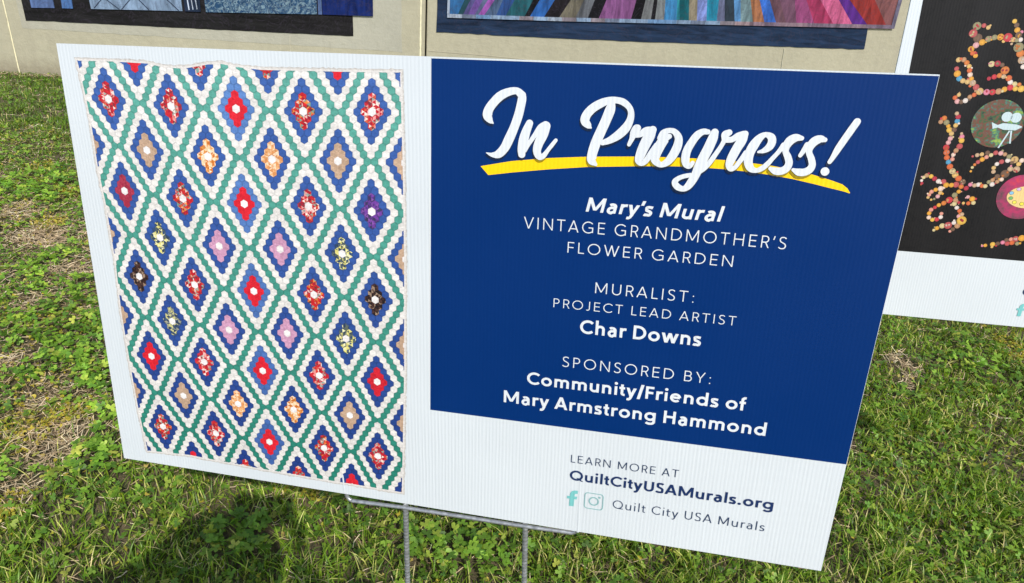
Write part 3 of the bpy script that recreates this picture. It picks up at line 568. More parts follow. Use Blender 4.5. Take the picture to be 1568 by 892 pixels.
    if ch == 'g':
        W = .70 if not B else .74
        return W, [(O_, W/2, x/2+.01, W/2-h, x/2-h), (L, [(W-h, x), (W-h, -.04)]+arc(W/2, -.06, W/2-h, .25-h, 0, -150)[1:])], s2, s1
    if ch == 'e':
        W = .68 if not B else .72
        return W, [(L, [(h, x/2+.02), (W-h, x/2+.02)]), (L, arc(W/2, x/2, W/2-h, x/2+.01-h, 4, 318, 30))], s2, s2
    if ch == 'c': return .58, [(L, arc(.35, x/2, .35-h, x/2+.01-h, 46, 314, 26))], s2, .02
    if ch in 'nhr':
        W = .58 if not B else .62
        H = 1.06 if ch == 'h' else x
        if ch == 'r':
            W = .36 if not B else .42
            return W, [(L, [(h, 0), (h, x)]), (L, [(h, .30), (h, x-.27)]+arc(h+.25, x-.27, .25, .28-h, 180, 80)[1:]+[(W, x-h+.005)])], s1, .0
        r = W/2-h
        return W, [(L, [(h, 0), (h, H)]), (L, [(h, .25), (h, x-.27)]+arc(W/2, x-.27, r, .28-h, 180, 0)[1:]+[(W-h, 0)])], s1, s1
    if ch == 'u':
        W = .58 if not B else .62; r = W/2-h
        return W, [(L, [(W-h, 0), (W-h, x)]), (L, [(W-h, .42), (W-h, .27)]+arc(W/2, .27, r, .28-h, 0, -180)[1:]+[(h, x)])], s1, s1
    if ch == 'm':
        W = .95 if not B else 1.0; r = (W/2-h)/2
        return W, [(L, [(h, 0), (h, x)]), (L, [(h, .25), (h, x-.24)]+arc(h+r, x-.24, r, .25-h, 180, 0)[1:]+[(W/2, 0)]),
                   (L, [(W/2, .25), (W/2, x-.24)]+arc(W-h-r, x-.24, r, .25-h, 180, 0)[1:]+[(W-h, 0)])], s1, s1
    if ch == 'i': return w, [(L, [(h, 0), (h, x)]), (C_, h, .93, w*.62)], s1, s1
    if ch == 'l': return w, [(L, [(h, 0), (h, 1.06)])], s1, s1
    if ch == 't':
        W = .40; return W, [(L, [(.10+h, x+.20), (.10+h, .18)]+arc(.10+h+.15, .18, .15, .19-h, 180, 285)[1:]), (L, [(0, x-h), (W-.02, x-h)])], .0, .01
    if ch == 'f':
        W = .36 if not B else .42; return W, [(L, [(.09+h, 0), (.09+h, .84)]+arc(.09+h+.17, .84, .17, .23-h, 180, 75)[1:]), (L, [(0, x-h), (W-.03, x-h)])], .0, -.03
    if ch == 's':
        W = .46 if not B else .50; k = x
        return W, [(L, spline([(W-.05, k-.11), (.34, k-h+.0), (.22, k+.01-h), (.10, k-.09-h*.3), (h+.015, k-.185), (.13, k*.56), (.25, k*.50), (.37, k*.40), (W-h, .19), (.35, .03+h*.5), (.21, -.01+h), (.10, .02+h*.6), (.02, .11)], 5))], s2, s2
    if ch == 'y':
        W = .62 if not B else .68; m = W*.50
        return W, [(D, g, x, m, 0.0), (D, W-g, x, m-.03, -.06), (L, spline([(m+.02, .04), (m-.07, -.16), (m-.16, -.235), (m-.28, -.225)], 5))], s3, s3
    if ch == 'w':
        W = .98 if not B else 1.08; return W, [(D, g, x, W*.29, 0), (D, W*.5, x, W*.29, 0), (D, W*.5, x, W*.71, 0), (D, W-g, x, W*.71, 0)], s3, s3
    raise KeyError(ch)

def ribbon(pts, w, closed=False):
    P = np.array(pts, float)
    keep = [0]+[i for i in range(1, len(P)) if np.hypot(*(P[i]-P[i-1])) > 1e-6]
    P = P[keep]
    n = len(P)
    tl = []
    for i in range(n):
        if closed: a, b = P[i]-P[i-1], P[(i+1) % n]-P[i]
        else:
            a = P[i]-P[i-1] if i else P[1]-P[0]
            b = P[i+1]-P[i] if i < n-1 else P[-1]-P[-2]
        a = a/np.hypot(*a); b = b/np.hypot(*b)
        m = a+b
        m = m/max(np.hypot(*m), 1e-6)
        c = max(m@a, 0.38)
        nn = np.array([-m[1], m[0]])/c
        tl.append((P[i]+nn*w/2, P[i]-nn*w/2))
    return tl

def text_mesh(s, x0, x1, base, cap, style, wts):
    w = wts[style]
    adv = 0; items = []
    for ch in s:
        W, pr, l, r = glyph(ch, w)
        items.append((ch, adv+l, pr)); adv += l+W+r
    gl = [glyph(c, w) for c in s]
    first, last = gl[0][2], gl[-1][3]
    natural = adv-first-last
    need = (x1-x0)/cap
    shear = 0.20 if style == 'bi' else 0.0
    if shear: need -= 0.21
    # split the difference between tracking and width
    sp = (need-natural)/(len(s)-1)
    sx = 1.0
    lim = {'r': 0.24, 'nr': 0.2, 'b': 0.06, 'bi': 0.05, 'nb': 0.05}[style]
    lo = 0.10 if style in ('r',) else 0.0
    if sp > lim: sx = need/(natural+lim*(len(s)-1)); sp = lim
    if sp < lo: sx = need/(natural+lo*(len(s)-1)); sp = lo
    V_, F_ = [], []
    z = 0.0006; q = [0]
    def put(p):
        px = x0+(p[0]*sx+shear*p[1])*cap
        V_.append((px, base+p[1]*cap, z+q[0]*4e-6))
    for i, (ch, a, pr) in enumerate(items):
        ox = a-first+sp*i
        for p in pr:
            q[0] += 1
            if p[0] in 'lo':
                cl = p[0] == 'o'
                pts = p[1] if not cl else arc(*p[1:], 0, 360, 36)[:-1]
                tl = ribbon(pts, w, cl)
                k = len(V_)
                for L_, R_ in tl:
                    put((L_[0]+ox, L_[1])); put((R_[0]+ox, R_[1]))
                m = len(tl)
                for j in range(m if cl else m-1):
                    a_, b_ = k+2*j, k+2*((j+1) % m)
                    F_.append((a_, a_+1, b_+1, b_))
            elif p[0] == 'd':
                _, xa, ya, xb, yb = p
                g = w*0.56
                if ch in "'": g = w*0.5
                k = len(V_)
                for c in ((xa-g, ya), (xa+g, ya), (xb+g, yb), (xb-g, yb)): put((c[0]+ox, c[1]))
                F_.append((k, k+1, k+2, k+3) if ya < yb else (k+3, k+2, k+1, k))
            else:
                _, cx_, cy_, r_ = p
                k = len(V_)
                for c in arc(cx_, cy_, r_, r_, 0, 360, 16)[:-1]: put((c[0]+ox, c[1]))
                F_.append(tuple(range(k, k+16)))
    return V_, F_
WT = {'r': 0.088, 'b': 0.18, 'bi': 0.185, 'nr': 0.10, 'nb': 0.18}
C_WHITE = (0.70, 0.735, 0.76); C_NAVY = lin(22, 46, 92); C_NAVY2 = lin(44, 62, 92); C_TEAL = lin(118, 190, 188); C_TEAL2 = lin(135, 180, 180)

def add_text(parent, loc, item, dx=0, dy=0):
    s, a, b, base, cap, st = item
    v, f = text_mesh(s, a+dx, b+dx, base+dy, cap, st, WT)
    col = C_WHITE if st in ('r', 'b', 'bi') else (C_NAVY if st == 'nb' else C_NAVY2)
    return mesh_obj('lettering', v, f, M_print, parent, [col]*len(v), loc)

def icons(parent, loc, dx=0, dy=0):
    z = 0.0007
    # letter f mark
    pts = [(.6225, -.5184), (.6282, -.5182), (.6284, -.5078), (.6313, -.5076), (.6318, -.5036), (.6285, -.5038), (.6286, -.5012), (.6298, -.4996), (.6322, -.4996), (.6322, -.4951), (.6285, -.4951), (.6252, -.4966), (.6232, -.4996), (.6229, -.5042), (.6196, -.5043), (.6196, -.5080), (.6228, -.5080)]
    v = [(x+dx-.0008, y+dy, z) for x, y in pts]
    mesh_obj('logo', v, [tuple(range(len(v)))], M_print, parent, [C_TEAL]*len(v), loc)
    # rounded square with ring and dot
    cx_, cy_ = .6514+dx, -.5066+dy
    def rr(hw, r):
        o = []
        for sx_, sy_, a in ((1, 1, 0), (-1, 1, 90), (-1, -1, 180), (1, -1, 270)):
            o += arc(cx_+sx_*(hw-r), cy_+sy_*(hw-r), r, r, a, a+90, 6)
        return o
    V_, F_ = [], []
    def ring(o, i):
        k = len(V_); n = len(o)
        V_.extend((x, y, z) for x, y in o); V_.extend((x, y, z) for x, y in i)
        F_.extend((k+j, k+(j+1) % n, k+n+(j+1) % n, k+n+j) for j in range(n))
    ring(rr(.0116, .0042), rr(.0105, .0032))
    ring(arc(cx_, cy_, .0062, .0062, 0, 360, 32)[:-1], arc(cx_, cy_, .0046, .0046, 0, 360, 32)[:-1])
    k = len(V_)
    V_.extend((x, y, z) for x, y in arc(cx_+.0066, cy_+.0064, .0014, .0014, 0, 360, 14)[:-1])
    F_.append(tuple(range(k, k+14)))
    mesh_obj('logo', V_, F_, M_print, parent, [C_TEAL2]*len(V_), loc)

# ------------------------------------------------------------------ main sign
root, L0 = sign_frame('yard_sign', T['O'], (-0.01, 0.745, 0.0))
tag(root, 'large white and navy yard sign with diamond quilt picture, standing in front', 'sign')
corrugated(root, L0, T['corners'])
c = T['corners']
# navy field: from the measured corner points, to the top and right edge of the sheet
bl_top = (0.45130, c[0][1]+(c[1][1]-c[0][1])*(0.4513/c[1][0])-0.0016)
tr_in = (c[1][0]-0.0003, c[1][1]-0.0012)
def lerp(a, b, t): return (a[0]+(b[0]-a[0])*t, a[1]+(b[1]-a[1])*t)
re_ = lerp(c[1], c[2], 0.7378)
pts = [bl_top, (0.44483, -0.41120), (re_[0]-0.0003, -0.4096), tr_in]
v = [(x, y, 0.0002) for x, y in pts]
mesh_obj('navy_field', v, [(0, 1, 2, 3)], M_blue, root, None, L0)
# embossed stake tines seen through the sheet
for (xa, ya, xb, yb) in ((0.3243, -0.5535, 0.3229, -0.520), (0.6347, -0.5555, 0.6326, -0.4105)):
    vs, fs = [], []
    for i in range(21):
        t_ = i/20; x_, y_ = xa+(xb-xa)*t_, ya+(yb-ya)*t_
        hgt = 0.00032*(1-t_**3)
        for k_, u_ in enumerate((-1.3, -.75, 0, .75, 1.3)):
            vs.append((x_+u_*0.0011, y_, 0.0001+hgt*(1-(u_/1.3)**2)))
        if i:
            b_ = 5*i
            fs += [(b_-5+j, b_-4+j, b_+1+j, b_+j) for j in range(4)]
    fs = [f[::-1] for f in fs] if ya > yb else fs
    o = mesh_obj('embossed_ridge', vs, fs, M_white, root, None, L0, smooth=True)

# ---- quilt picture
def inside(px, py, poly):
    poly = np.asarray(poly); r = np.zeros(px.shape, bool)
    j = len(poly)-1
    for i in range(len(poly)):
        xi, yi = poly[i]; xj, yj = poly[j]
        cnd = ((yi > py) != (yj > py)) & (px < (xj-xi)*(py-yi)/((yj-yi) if yj != yi else 1e-12)+xi)
        r ^= cnd; j = i
    return r
KIND = {}
for r_, row in enumerate(['ppsvp', 'mvspu', 'kpsvk', 'spspS', 'vpsvp']):
    for c_, k_ in enumerate(row): KIND[(c_*2, r_*2)] = k_
for r_, row in enumerate([' t o e t t', ' y i i y t', ' z i i y t', ' t e o t t']):
    pass
for r_, row in enumerate(['toett', 'tyiiyt', 'tziiyt', 'tteott']):
    if r_ == 0: row = 'ttoett'
    for c_, k_ in enumerate(row): KIND[(c_*2-1, r_*2+1)] = k_
for c_, k_ in enumerate('tsvvpt'): KIND[(c_*2-1, -1)] = {'s': 's', 'v': 'v', 'p': 's', 't': 't'}[k_]
for c_, k_ in enumerate('tsvvst'): KIND[(c_*2-1, 9)] = k_
for r_ in range(-1, 6): KIND.setdefault((-2, r_*2), 't'); KIND.setdefault((10, r_*2), 'p')
PAL = {'p': [(120, 50, 60), (150, 160, 150), (190, 30, 45), (205, 40, 50), (185, 30, 45), (225, 150, 145), (235, 215, 205), (165, 28, 48), (200, 90, 60), (195, 35, 45)],
       'v': [(110, 60, 50), (120, 150, 140), (200, 30, 40), (205, 50, 45), (230, 190, 180), (220, 130, 60), (150, 30, 55), (195, 35, 40), (185, 30, 40)],
       's': [(205, 30, 45), (215, 35, 50)], 'S': [(205, 35, 50), (190, 30, 45)], 'm': [(150, 40, 62), (165, 55, 75)],
       'u': [(110, 60, 150), (80, 50, 120), (130, 80, 160), (60, 50, 90)], 'k': [(40, 28, 30), (75, 50, 45), (25, 20, 25), (150, 125, 105), (60, 35, 30)],
       't': [(190, 160, 135), (180, 150, 125)], 'o': [(215, 140, 70), (235, 195, 150), (200, 110, 40), (240, 215, 185)], 'e': [(225, 165, 110), (240, 205, 170), (210, 140, 85)],
       'y': [(215, 205, 120), (50, 75, 110), (40, 60, 90), (225, 220, 170), (90, 100, 90)], 'z': [(60, 80, 110), (200, 195, 130), (45, 60, 85), (150, 150, 130)],
       'i': [(200, 150, 178), (190, 140, 168)]}
qs = np.array(T['quilt'])
ANC = np.array(T['anchors'])
def qpos(cu, rv):   # lattice column, row (in diamond units) -> sheet coordinates
    a = np.stack([np.ones_like(cu), cu, rv, cu*rv], -1)
    p = a @ qs
    # cloth is not quite square: pull towards the measured medallion centres
    d2 = ((cu[..., None]-ANC[:, 0])**2+(rv[..., None]-ANC[:, 1])**2)/0.16
    wg = np.exp(-d2)
    p = p+(wg[..., None]*ANC[:, 2:]).sum(-2)/(wg.sum(-1)[..., None]+0.12)
    return p
poly = np.array(T['qoutline'])
cen = poly.mean(0)
inner = cen+(poly-cen)*0.991
VV, FF, CC = [], [], []
rq_ = np.random.default_rng(5)
hexa = [(0.5*math.cos(rad(60*k+30))/math.cos(rad(30)), math.sin(rad(60*k+30))*0.5/math.cos(rad(30))) for k in range(6)]  # unit: hex width 1
def hue(c, j): return tuple(max(0, min(1, x*j)) for x in lin(*c))
for b_row in range(-12, 80):
    for a_col in range(-8, 56):
        # hex centre in hex widths / rows
        X_ = a_col+(0.5 if b_row % 2 else 0.0); Y_ = b_row
        # nearest diamond centre: lattice (9,0),(4.5,7)
        best = None
        for jr in (math.floor(Y_/7)-1, math.floor(Y_/7), math.floor(Y_/7)+1, math.floor(Y_/7)+2):
            off_ = 4.5 if jr % 2 else 0.0
            jc = round((X_-off_)/9)
            for q_ in (jc-1, jc, jc+1):
                dx_ = X_-(off_+9*q_); dy_ = Y_-7*jr
                A_ = dy_/2+dx_; B_ = dy_/2-dx_
                m_ = max(abs(A_), abs(B_))
                if best is None or m_ < best[0]-1e-9: best = (m_, 2*q_+(1 if jr % 2 else 0), jr)
        m_ = int(round(best[0]))
        cu, rv = X_/9, Y_/14
        kk = KIND.get((best[1], best[2]), 'p')
        j = rq_.uniform(0.93, 1.06)
        dep = min(1, max(0, (Y_+8)/76))
        if m_ == 0: base = (228, 222, 219)
        elif m_ == 1: base = None
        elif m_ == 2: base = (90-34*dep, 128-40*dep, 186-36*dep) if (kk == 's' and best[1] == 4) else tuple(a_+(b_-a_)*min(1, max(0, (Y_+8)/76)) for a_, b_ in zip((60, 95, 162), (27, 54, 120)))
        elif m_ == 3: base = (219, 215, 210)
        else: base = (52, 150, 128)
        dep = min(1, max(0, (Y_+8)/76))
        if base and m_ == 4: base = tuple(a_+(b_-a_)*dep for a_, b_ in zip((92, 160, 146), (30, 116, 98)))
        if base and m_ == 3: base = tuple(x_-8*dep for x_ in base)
        # subdivide each hexagon into 24 triangles
        pc = (X_, Y_)
        ctr = np.array([X_, Y_*1.0])
        ring1 = [(X_+hx*.74, Y_+hy*.74/0.866) for hx, hy in hexa]
        ring2 = []
        for k in range(6):
            hx, hy = hexa[k]; hx2, hy2 = hexa[(k+1) % 6]
            ring2 += [(X_+hx, Y_+hy/0.866), (X_+(hx+hx2)/2, Y_+(hy+hy2)/2/0.866)]
        P_ = np.array([(X_, Y_)]+ring1+ring2)
        W_ = qpos(P_[:, 0]/9, P_[:, 1]/14)
        if not (-0.02 < W_[0, 0] < 0.46 and -0.58 < W_[0, 1] < 0.02): continue
        tris = []
        for k in range(6):
            k2 = (k+1) % 6
            r0 = 7+2*k
            tris += [(0, 1+k, 1+k2), (1+k, r0, r0+1), (1+k, r0+1, 1+k2), (1+k2, r0+1, 7+2*k2)]
        ang = rq_.uniform(0, 6.28)
        lastc = PAL[kk][0]
        for ti_, t_ in enumerate(tris):
            pw = W_[list(t_)]
            if base is None:
                if ti_ % 2 == 0 or rq_.random() < 0.25: lastc = PAL[kk][rq_.integers(len(PAL[kk]))]
                cc_ = hue(lastc, j*rq_.uniform(.88, 1.08))
                tri_c = [cc_]*3
            else:
                tri_c = []
                for ii in t_:
                    edge = ii >= 7
                    d_ = P_[ii]-P_[0]
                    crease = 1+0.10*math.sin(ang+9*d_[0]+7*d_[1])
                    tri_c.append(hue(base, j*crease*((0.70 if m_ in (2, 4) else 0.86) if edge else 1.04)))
            n0 = len(VV)
            for q_, cc_ in zip(pw, tri_c):
                VV.append((q_[0], q_[1], 0.0002)); CC.append(cc_)
            FF.append((n0, n0+1, n0+2))
# orient all the same way
VV = np.array(VV); CC = np.array(CC)
gm = VV[:, :2].reshape(-1, 3, 2).mean(1)
keep_ = inside(gm[:, 0], gm[:, 1], inner)
VV = VV.reshape(-1, 3, 3)[keep_].reshape(-1, 3); CC = CC.reshape(-1, 3, 3)[keep_].reshape(-1, 3)
FF = [(3*i, 3*i+1, 3*i+2) for i in range(int(keep_.sum()))]
fx = []
for f_ in FF:
    a_, b_, c_ = (VV[i] for i in f_)
    s_ = (b_[0]-a_[0])*(c_[1]-a_[1])-(b_[1]-a_[1])*(c_[0]-a_[0])
    fx.append(f_ if s_ > 0 else f_[::-1])
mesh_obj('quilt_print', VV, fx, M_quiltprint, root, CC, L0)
# binding of the quilt: cream edge with small overcast stitches
ring_pts = []
for a_, b_ in zip(poly, np.roll(poly, -1, 0)):
    n_ = max(1, int(np.hypot(*(b_-a_))/0.003))
    for i in range(n_): ring_pts.append(a_+(b_-a_)*i/n_)
ring_pts = np.array(ring_pts)
rn = len(ring_pts)
tang = np.roll(ring_pts, -2, 0)-np.roll(ring_pts, 2, 0)
tang /= np.hypot(tang[:, 0], tang[:, 1])[:, None]
nor = np.stack([tang[:, 1], -tang[:, 0]], 1)
if ((ring_pts+nor*0.001-cen)**2).sum() < ((ring_pts-cen)**2).sum(): nor = -nor
jit = rq_.normal(0, 0.0004, rn)[:, None]
outp = ring_pts+nor*(0.0004+jit); mid = ring_pts-nor*0.0016; inn = ring_pts-nor*0.0032
vs = [(*p, 0.0003) for p in outp]+[(*p, 0.0003) for p in mid]+[(*p, 0.0003) for p in inn]
cs = [hue((196, 193, 188) if i % 2 else (178, 172, 165), rq_.uniform(.86, 1.04)) for i in range(rn)]+[hue((214, 209, 203), rq_.uniform(.9, 1.05)) for i in range(rn)]+[hue((216, 212, 208), 1) for i in range(rn)]
fs = []
for i in range(rn):
    k = (i+1) % rn
    fs += [(i, k, rn+k, rn+i), (rn+i, rn+k, 2*rn+k, 2*rn+i)]
mesh_obj('quilt_binding', vs, fs, M_quiltprint, root, cs, L0)

# ---- brush script heading
ul = T['underline']
ult = np.array([a for a, b in ul]); ulb = np.array([b for a, b in ul])
upoly = np.concatenate([ult, ulb[::-1]])
n = len(ul)
v = [(*a, 0.0003) for a in ult]+[(*b, 0.0003) for b in ulb]
mesh_obj('underline', v, [(i, i+n, i+n+1, i+1) for i in range(n-1)], M_print, root, [lin(252, 206, 0)]*len(v), L0)
def script_ribbons(dx, dy, z0, across, colfn, grow=0.0):
    V_, F_, C2 = [], [], []
    for si, st in enumerate(T['script']):
        P = spline(st, 8)
        P = np.array(P)
        n_ = len(P)
        tn = np.gradient(P[:, :2], axis=0)
        tn /= np.maximum(np.hypot(tn[:, 0], tn[:, 1]), 1e-9)[:, None]
        nn = np.stack([-tn[:, 1], tn[:, 0]], 1)
        w = P[:, 2]*0.94+grow
        # round caps in proportion to the end width
        rows_ = []
        for i in range(n_): rows_.append((P[i, :2], nn[i], w[i]))
        capa, capb = [], []
        for th in np.linspace(85, 15, 6):
            capa.append((P[0, :2]-tn[0]*w[0]*math.sin(rad(th)), nn[0], w[0]*math.cos(rad(th))))
        for th in np.linspace(15, 85, 6):
            capb.append((P[-1, :2]+tn[-1]*w[-1]*math.sin(rad(th)), nn[-1], w[-1]*math.cos(rad(th))))
        rows_ = capa+rows_+capb
        k = len(V_)
        for ri, (p, nv, ww) in enumerate(rows_):
            for u_ in np.linspace(1, -1, across+1):
                q_ = p+nv*ww*u_
                V_.append((q_[0]+dx, q_[1]+dy, z0+si*2e-5+ri*3e-7))
        m = across+1
        for ri in range(len(rows_)-1):
            for u_ in range(across):
                a_ = k+ri*m+u_
                F_.append((a_, a_+1, a_+m+1, a_+m))
    V_ = np.array(V_)
    return V_, F_, colfn(V_)
def shadecol(V_):
    ins = inside(V_[:, 0], V_[:, 1], upoly)
    c1, c2 = lin(0, 28, 62), lin(150, 130, 0)
    return np.where(ins[:, None], np.array(c2), np.array(c1))
v, f, cc_ = script_ribbons(-0.0008, -0.0027, 0.0005, 14, shadecol, 0.0002)
mesh_obj('lettering_shadow', v, f, M_print, root, cc_, L0)
v, f, cc_ = script_ribbons(0, 0, 0.0011, 1, lambda V_: np.tile(np.array(C_WHITE), (len(V_), 1)))
mesh_obj('lettering', v, f, M_print, root, cc_, L0)
for it in T['text']: add_text(root, L0, it)
icons(root, L0)

# ---- wire stake
def tube(path, r, mat, name, parent, loc, seg=10, ribs=None, col=None):
    P = np.array(path, float)
    V_, F_ = [], []
    n_ = len(P)
    tg = np.gradient(P, axis=0); tg /= np.linalg.norm(tg, axis=1)[:, None]
    ref = np.array([0.0, 0.0, 1.0]) if abs(tg[0][2]) < 0.9 else np.array([1.0, 0, 0])
    for i in range(n_):
        a = np.cross(tg[i], ref); a /= np.linalg.norm(a); b = np.cross(a, tg[i])
        rr = r if ribs is None else r*ribs(i)
        for k in range(seg):
            th = 2*math.pi*k/seg
            V_.append(P[i]+(a*math.cos(th)+b*math.sin(th))*rr)
    for i in range(n_-1):
        for k in range(seg):
            F_.append((i*seg+k, i*seg+(k+1) % seg, (i+1)*seg+(k+1) % seg, (i+1)*seg+k))
    F_.append(tuple(range(seg))); F_.append(tuple(range((n_-1)*seg, n_*seg))[::-1])
    return mesh_obj(name, V_, F_, mat, parent, None, loc, smooth=True)
def stake(parent, L, base, dx=0.0, legs=None, toploc=None, bar=None, O=None):
    o = empty('stake', None)
    o.parent = parent
    o.matrix_parent_inverse = Matrix.Identity(4)
    bar = [(x+dx, y, -0.0022) for x, y in spline(bar, 5)]
    tube(bar, 0.0026, M_metal, 'crossbar', o, L)
    for (x_, y_, z_), s_ in ((bar[0], -1), (bar[-1], 1)):       # the tines, flattened inside the flutes
        tube([(x_, y_+0.001, z_), (x_, y_+0.06, z_), (x_, y_+0.12, z_)], 0.0014, M_metal, 'tine', o, L)
    inv = (Matrix.Translation(base) @ RM.to_4x4()).inverted()
    for (tx, ty), gb in zip(toploc, legs):
        top = Vector((tx+dx, ty-0.001, -0.0075))+Vector(L)
        bot = inv @ Vector(gb)
        N_ = 420
        path = [tuple(top.lerp(bot, i/N_)) for i in range(N_+1)]
        tube(path, 0.0035, M_metal, 'leg', o, None, 10, lambda i: 1.15 if i % 4 == 0 else (1.0 if i % 4 in (1, 3) else 0.92))
LT = [(0.40613, -0.56350), (0.56698, -0.56226)]
stake(root, L0, (-0.01, 0.745, 0.0), 0.0, [(-0.10787, 0.7598, -0.06), (0.0862, 0.740, -0.06)], LT, T['bar'])

# ------------------------------------------------------------------ second sign
O2 = Vector(T['O2'])
base2 = O2+e1*0.48; base2 = Vector((base2.x, base2.y-0.05, 0))
r2, L2 = sign_frame('yard_sign', O2, base2)
tag(r2, 'white yard sign with black picture of button trees, behind at the right edge', 'sign')
c2 = [(p[0], p[1]) for p in c]
corrugated(r2, L2, c)
# black cloth picture
def P2(u, v): return (0.0*u+u, v)
bk = [(0.0158, -0.012), (0.01735-0.0004, -0.14), (0.0185, -0.25), (0.020, -0.4380), (0.3, -0.4391), (0.6, -0.4400), (c[2][0]-0.022, -0.4400), (c[1][0]-0.016, -0.012)]
def smoothpoly(name, pts, z, col, parent, loc, mat=M_print):
    v = [(x, y, z) for x, y in pts]
    return mesh_obj(name, v, [tuple(range(len(v)))], mat, parent, [col]*len(v), loc)
k = NT('black_cloth_print')
vec = k.obj()
nz = k.n('TexNoise', Scale=26.0, Detail=4.0, Distortion=2.5); k.l(vec, nz.inputs['Vector'])
mp = k.n('Mapping'); mp.inputs['Scale'].default_value = (14, 2, 1); k.l(vec, mp.inputs[0])
fold = k.noise(mp.outputs[0], 1.0, 3)
cc0 = k.mix(k.ramp(nz.outputs['Fac'], [(0.46, 0.0), (0.5, 0.8), (0.54, 0.0)]), (0.009, 0.0085, 0.009), (0.003, 0.003, 0.004))
cc0 = k.mix(k.ramp(fold, [(0.45, 0.0), (0.7, 0.6)]), cc0, (0.016, 0.015, 0.016))
k.l(cc0, k.b.inputs['Base Color'])
k.b.inputs['Roughness'].default_value = 0.5
k.b.inputs['Specular IOR Level'].default_value = 0.2
bpn = k.n('Bump', Strength=0.4, Distance=1.0)
sx = k.n('SeparateXYZ'); k.l(vec, sx.inputs[0])
k.l(k.math('MULTIPLY', k.math('SINE', k.math('MULTIPLY', sx.outputs[0], 2*math.pi/0.0043)), 0.0001), bpn.inputs['Height'])
k.l(bpn.outputs[0], k.b.inputs['Normal'])
M_cloth = k.m
smoothpoly('picture', [p for p in bk], 0.0002, (0.01, 0.01, 0.01), r2, L2, M_cloth).data.flip_normals()
BC = [(235, 170, 60), (235, 190, 110), (225, 185, 120), (225, 130, 60), (120, 90, 70), (200, 150, 110), (215, 60, 70), (240, 190, 80), (235, 160, 140), (190, 50, 70), (245, 215, 195), (235, 140, 165), (210, 175, 140), (240, 170, 60), (225, 205, 150), (200, 90, 90), (240, 225, 215), (225, 110, 60), (160, 150, 110), (235, 175, 175)]
V_, F_, C_ = [], [], []
rb = np.random.default_rng(11)
SPEC = {22: None}
def disc(x, y, r, col, z, seg=12, ell=1.0):
    n0 = len(V_)
    V_.append((x, y, z)); C_.append(tuple(min(1, q*1.12) for q in col))
    for i in range(seg):
        th = 2*math.pi*i/seg
        V_.append((x+r*math.cos(th)*ell, y+r*math.sin(th), z)); C_.append(tuple(q*0.72 for q in col))
    for i in range(seg): F_.append((n0, n0+1+i, n0+1+(i+1) % seg))
def button(x, y, r):
    col = BC[rb.integers(len(BC))]
    col = tuple(q_*0.92 for q_ in col)
    if rb.random() < 0.02: col = (80, 150, 185)
    z = 0.0005+rb.random()*0.0002
    disc(x, y, r*1.0, lin(*col), z)
    if r > 0.0045 and rb.random() < 0.6:     # sewn centre: small darker or lighter spots
        c3 = BC[rb.integers(len(BC))]
        for q in range(3):
            disc(x+rb.normal()*r*.35, y+rb.normal()*r*.35, r*.28, lin(*[max(0, w_*0.8) for w_ in c3]), z+0.0002+q*1e-5, 7)
for x, y, r in T['buttons']:
    button(x, y, max(r, 0.0018))
    if rb.random() < 0.35:      # small ones tucked in beside
        a_ = rb.uniform(0, 6.28); button(x+math.cos(a_)*r*1.15, y+math.sin(a_)*r*1.15, r*rb.uniform(.3, .55))
# the rest of the picture, beyond the frame's right edge: mirrored branches
for x, y, r in T['buttons']:
    if x < 0.20 and 0.93-x > 0.30: button(0.93-x-0.02, y, max(r, 0.0016))
for i in range(26):     # trunk between
    t_ = i/25
    for s_ in (-1, 0, 1): button(0.46+s_*0.016+0.03*math.sin(t_*4), -0.42+0.34*t_, 0.009)
tag(mesh_obj('button_print', V_, F_, M_print, r2, C_, L2), kind='stuff')
# two printed roundels
k = NT('mottled_print')
vec = k.obj()
a = k.n('TexNoise', Scale=45.0, Detail=6.0, Roughness=0.7); k.l(vec, a.inputs['Vector'])
ra = k.n('ValToRGB'); k.l(a.outputs['Fac'], ra.inputs[0])
e = ra.color_ramp.elements
for cpos, cc_ in ((0.36, lin(35, 42, 50)), (0.43, lin(60, 105, 60)), (0.47, lin(130, 60, 50)), (0.51, lin(110, 90, 70)), (0.55, lin(45, 130, 120)), (0.60, lin(150, 180, 50))):
    el = e.new(cpos); el.color = (*[q_*0.75 for q_ in cc_], 1)
k.l(ra.outputs[0], k.b.inputs['Base Color']); k.b.inputs['Roughness'].default_value = 0.5
M_mot = k.m
k = NT('magenta_print')
a = k.n('TexNoise', Scale=40.0, Detail=6.0, Roughness=0.7); k.l(k.obj(), a.inputs['Vector'])
k.l(k.ramp(a.outputs['Fac'], [(0.35, lin(70, 60, 62)), (0.55, lin(165, 40, 90)), (0.7, lin(200, 50, 70))]), k.b.inputs['Base Color']); k.b.inputs['Roughness'].default_value = 0.5
M_mag = k.m
def ellipse_part(name, cx_, cy_, rx, ry, z, mat, col=None):
    p = arc(cx_, cy_, rx, ry, 0, 360, 48)[:-1]
    return smoothpoly(name, p, z, col or (1, 1, 1), r2, L2, mat)
ellipse_part('roundel', 0.1600, -0.2200, 0.0372, 0.0372, 0.0008, M_mot)
ellipse_part('roundel', 0.2210, -0.3330, 0.0358, 0.0362, 0.0008, M_mag)
ellipse_part('palette', 0.2285, -0.3330, 0.0285, 0.0178, 0.0010, M_print, lin(225, 195, 130))
for (x, y), cc_ in zip(T['paint'], [(130, 185, 215), (205, 175, 205), (110, 170, 100), (225, 215, 80), (225, 210, 70)]):
    ellipse_part('paint_blob', x, y, 0.0034, 0.0030, 0.0011, M_print, lin(50, 60, 60)); ellipse_part('paint_blob', x, y, 0.0029, 0.0025, 0.0012, M_print, lin(*cc_))
IC = lin(190, 208, 212)
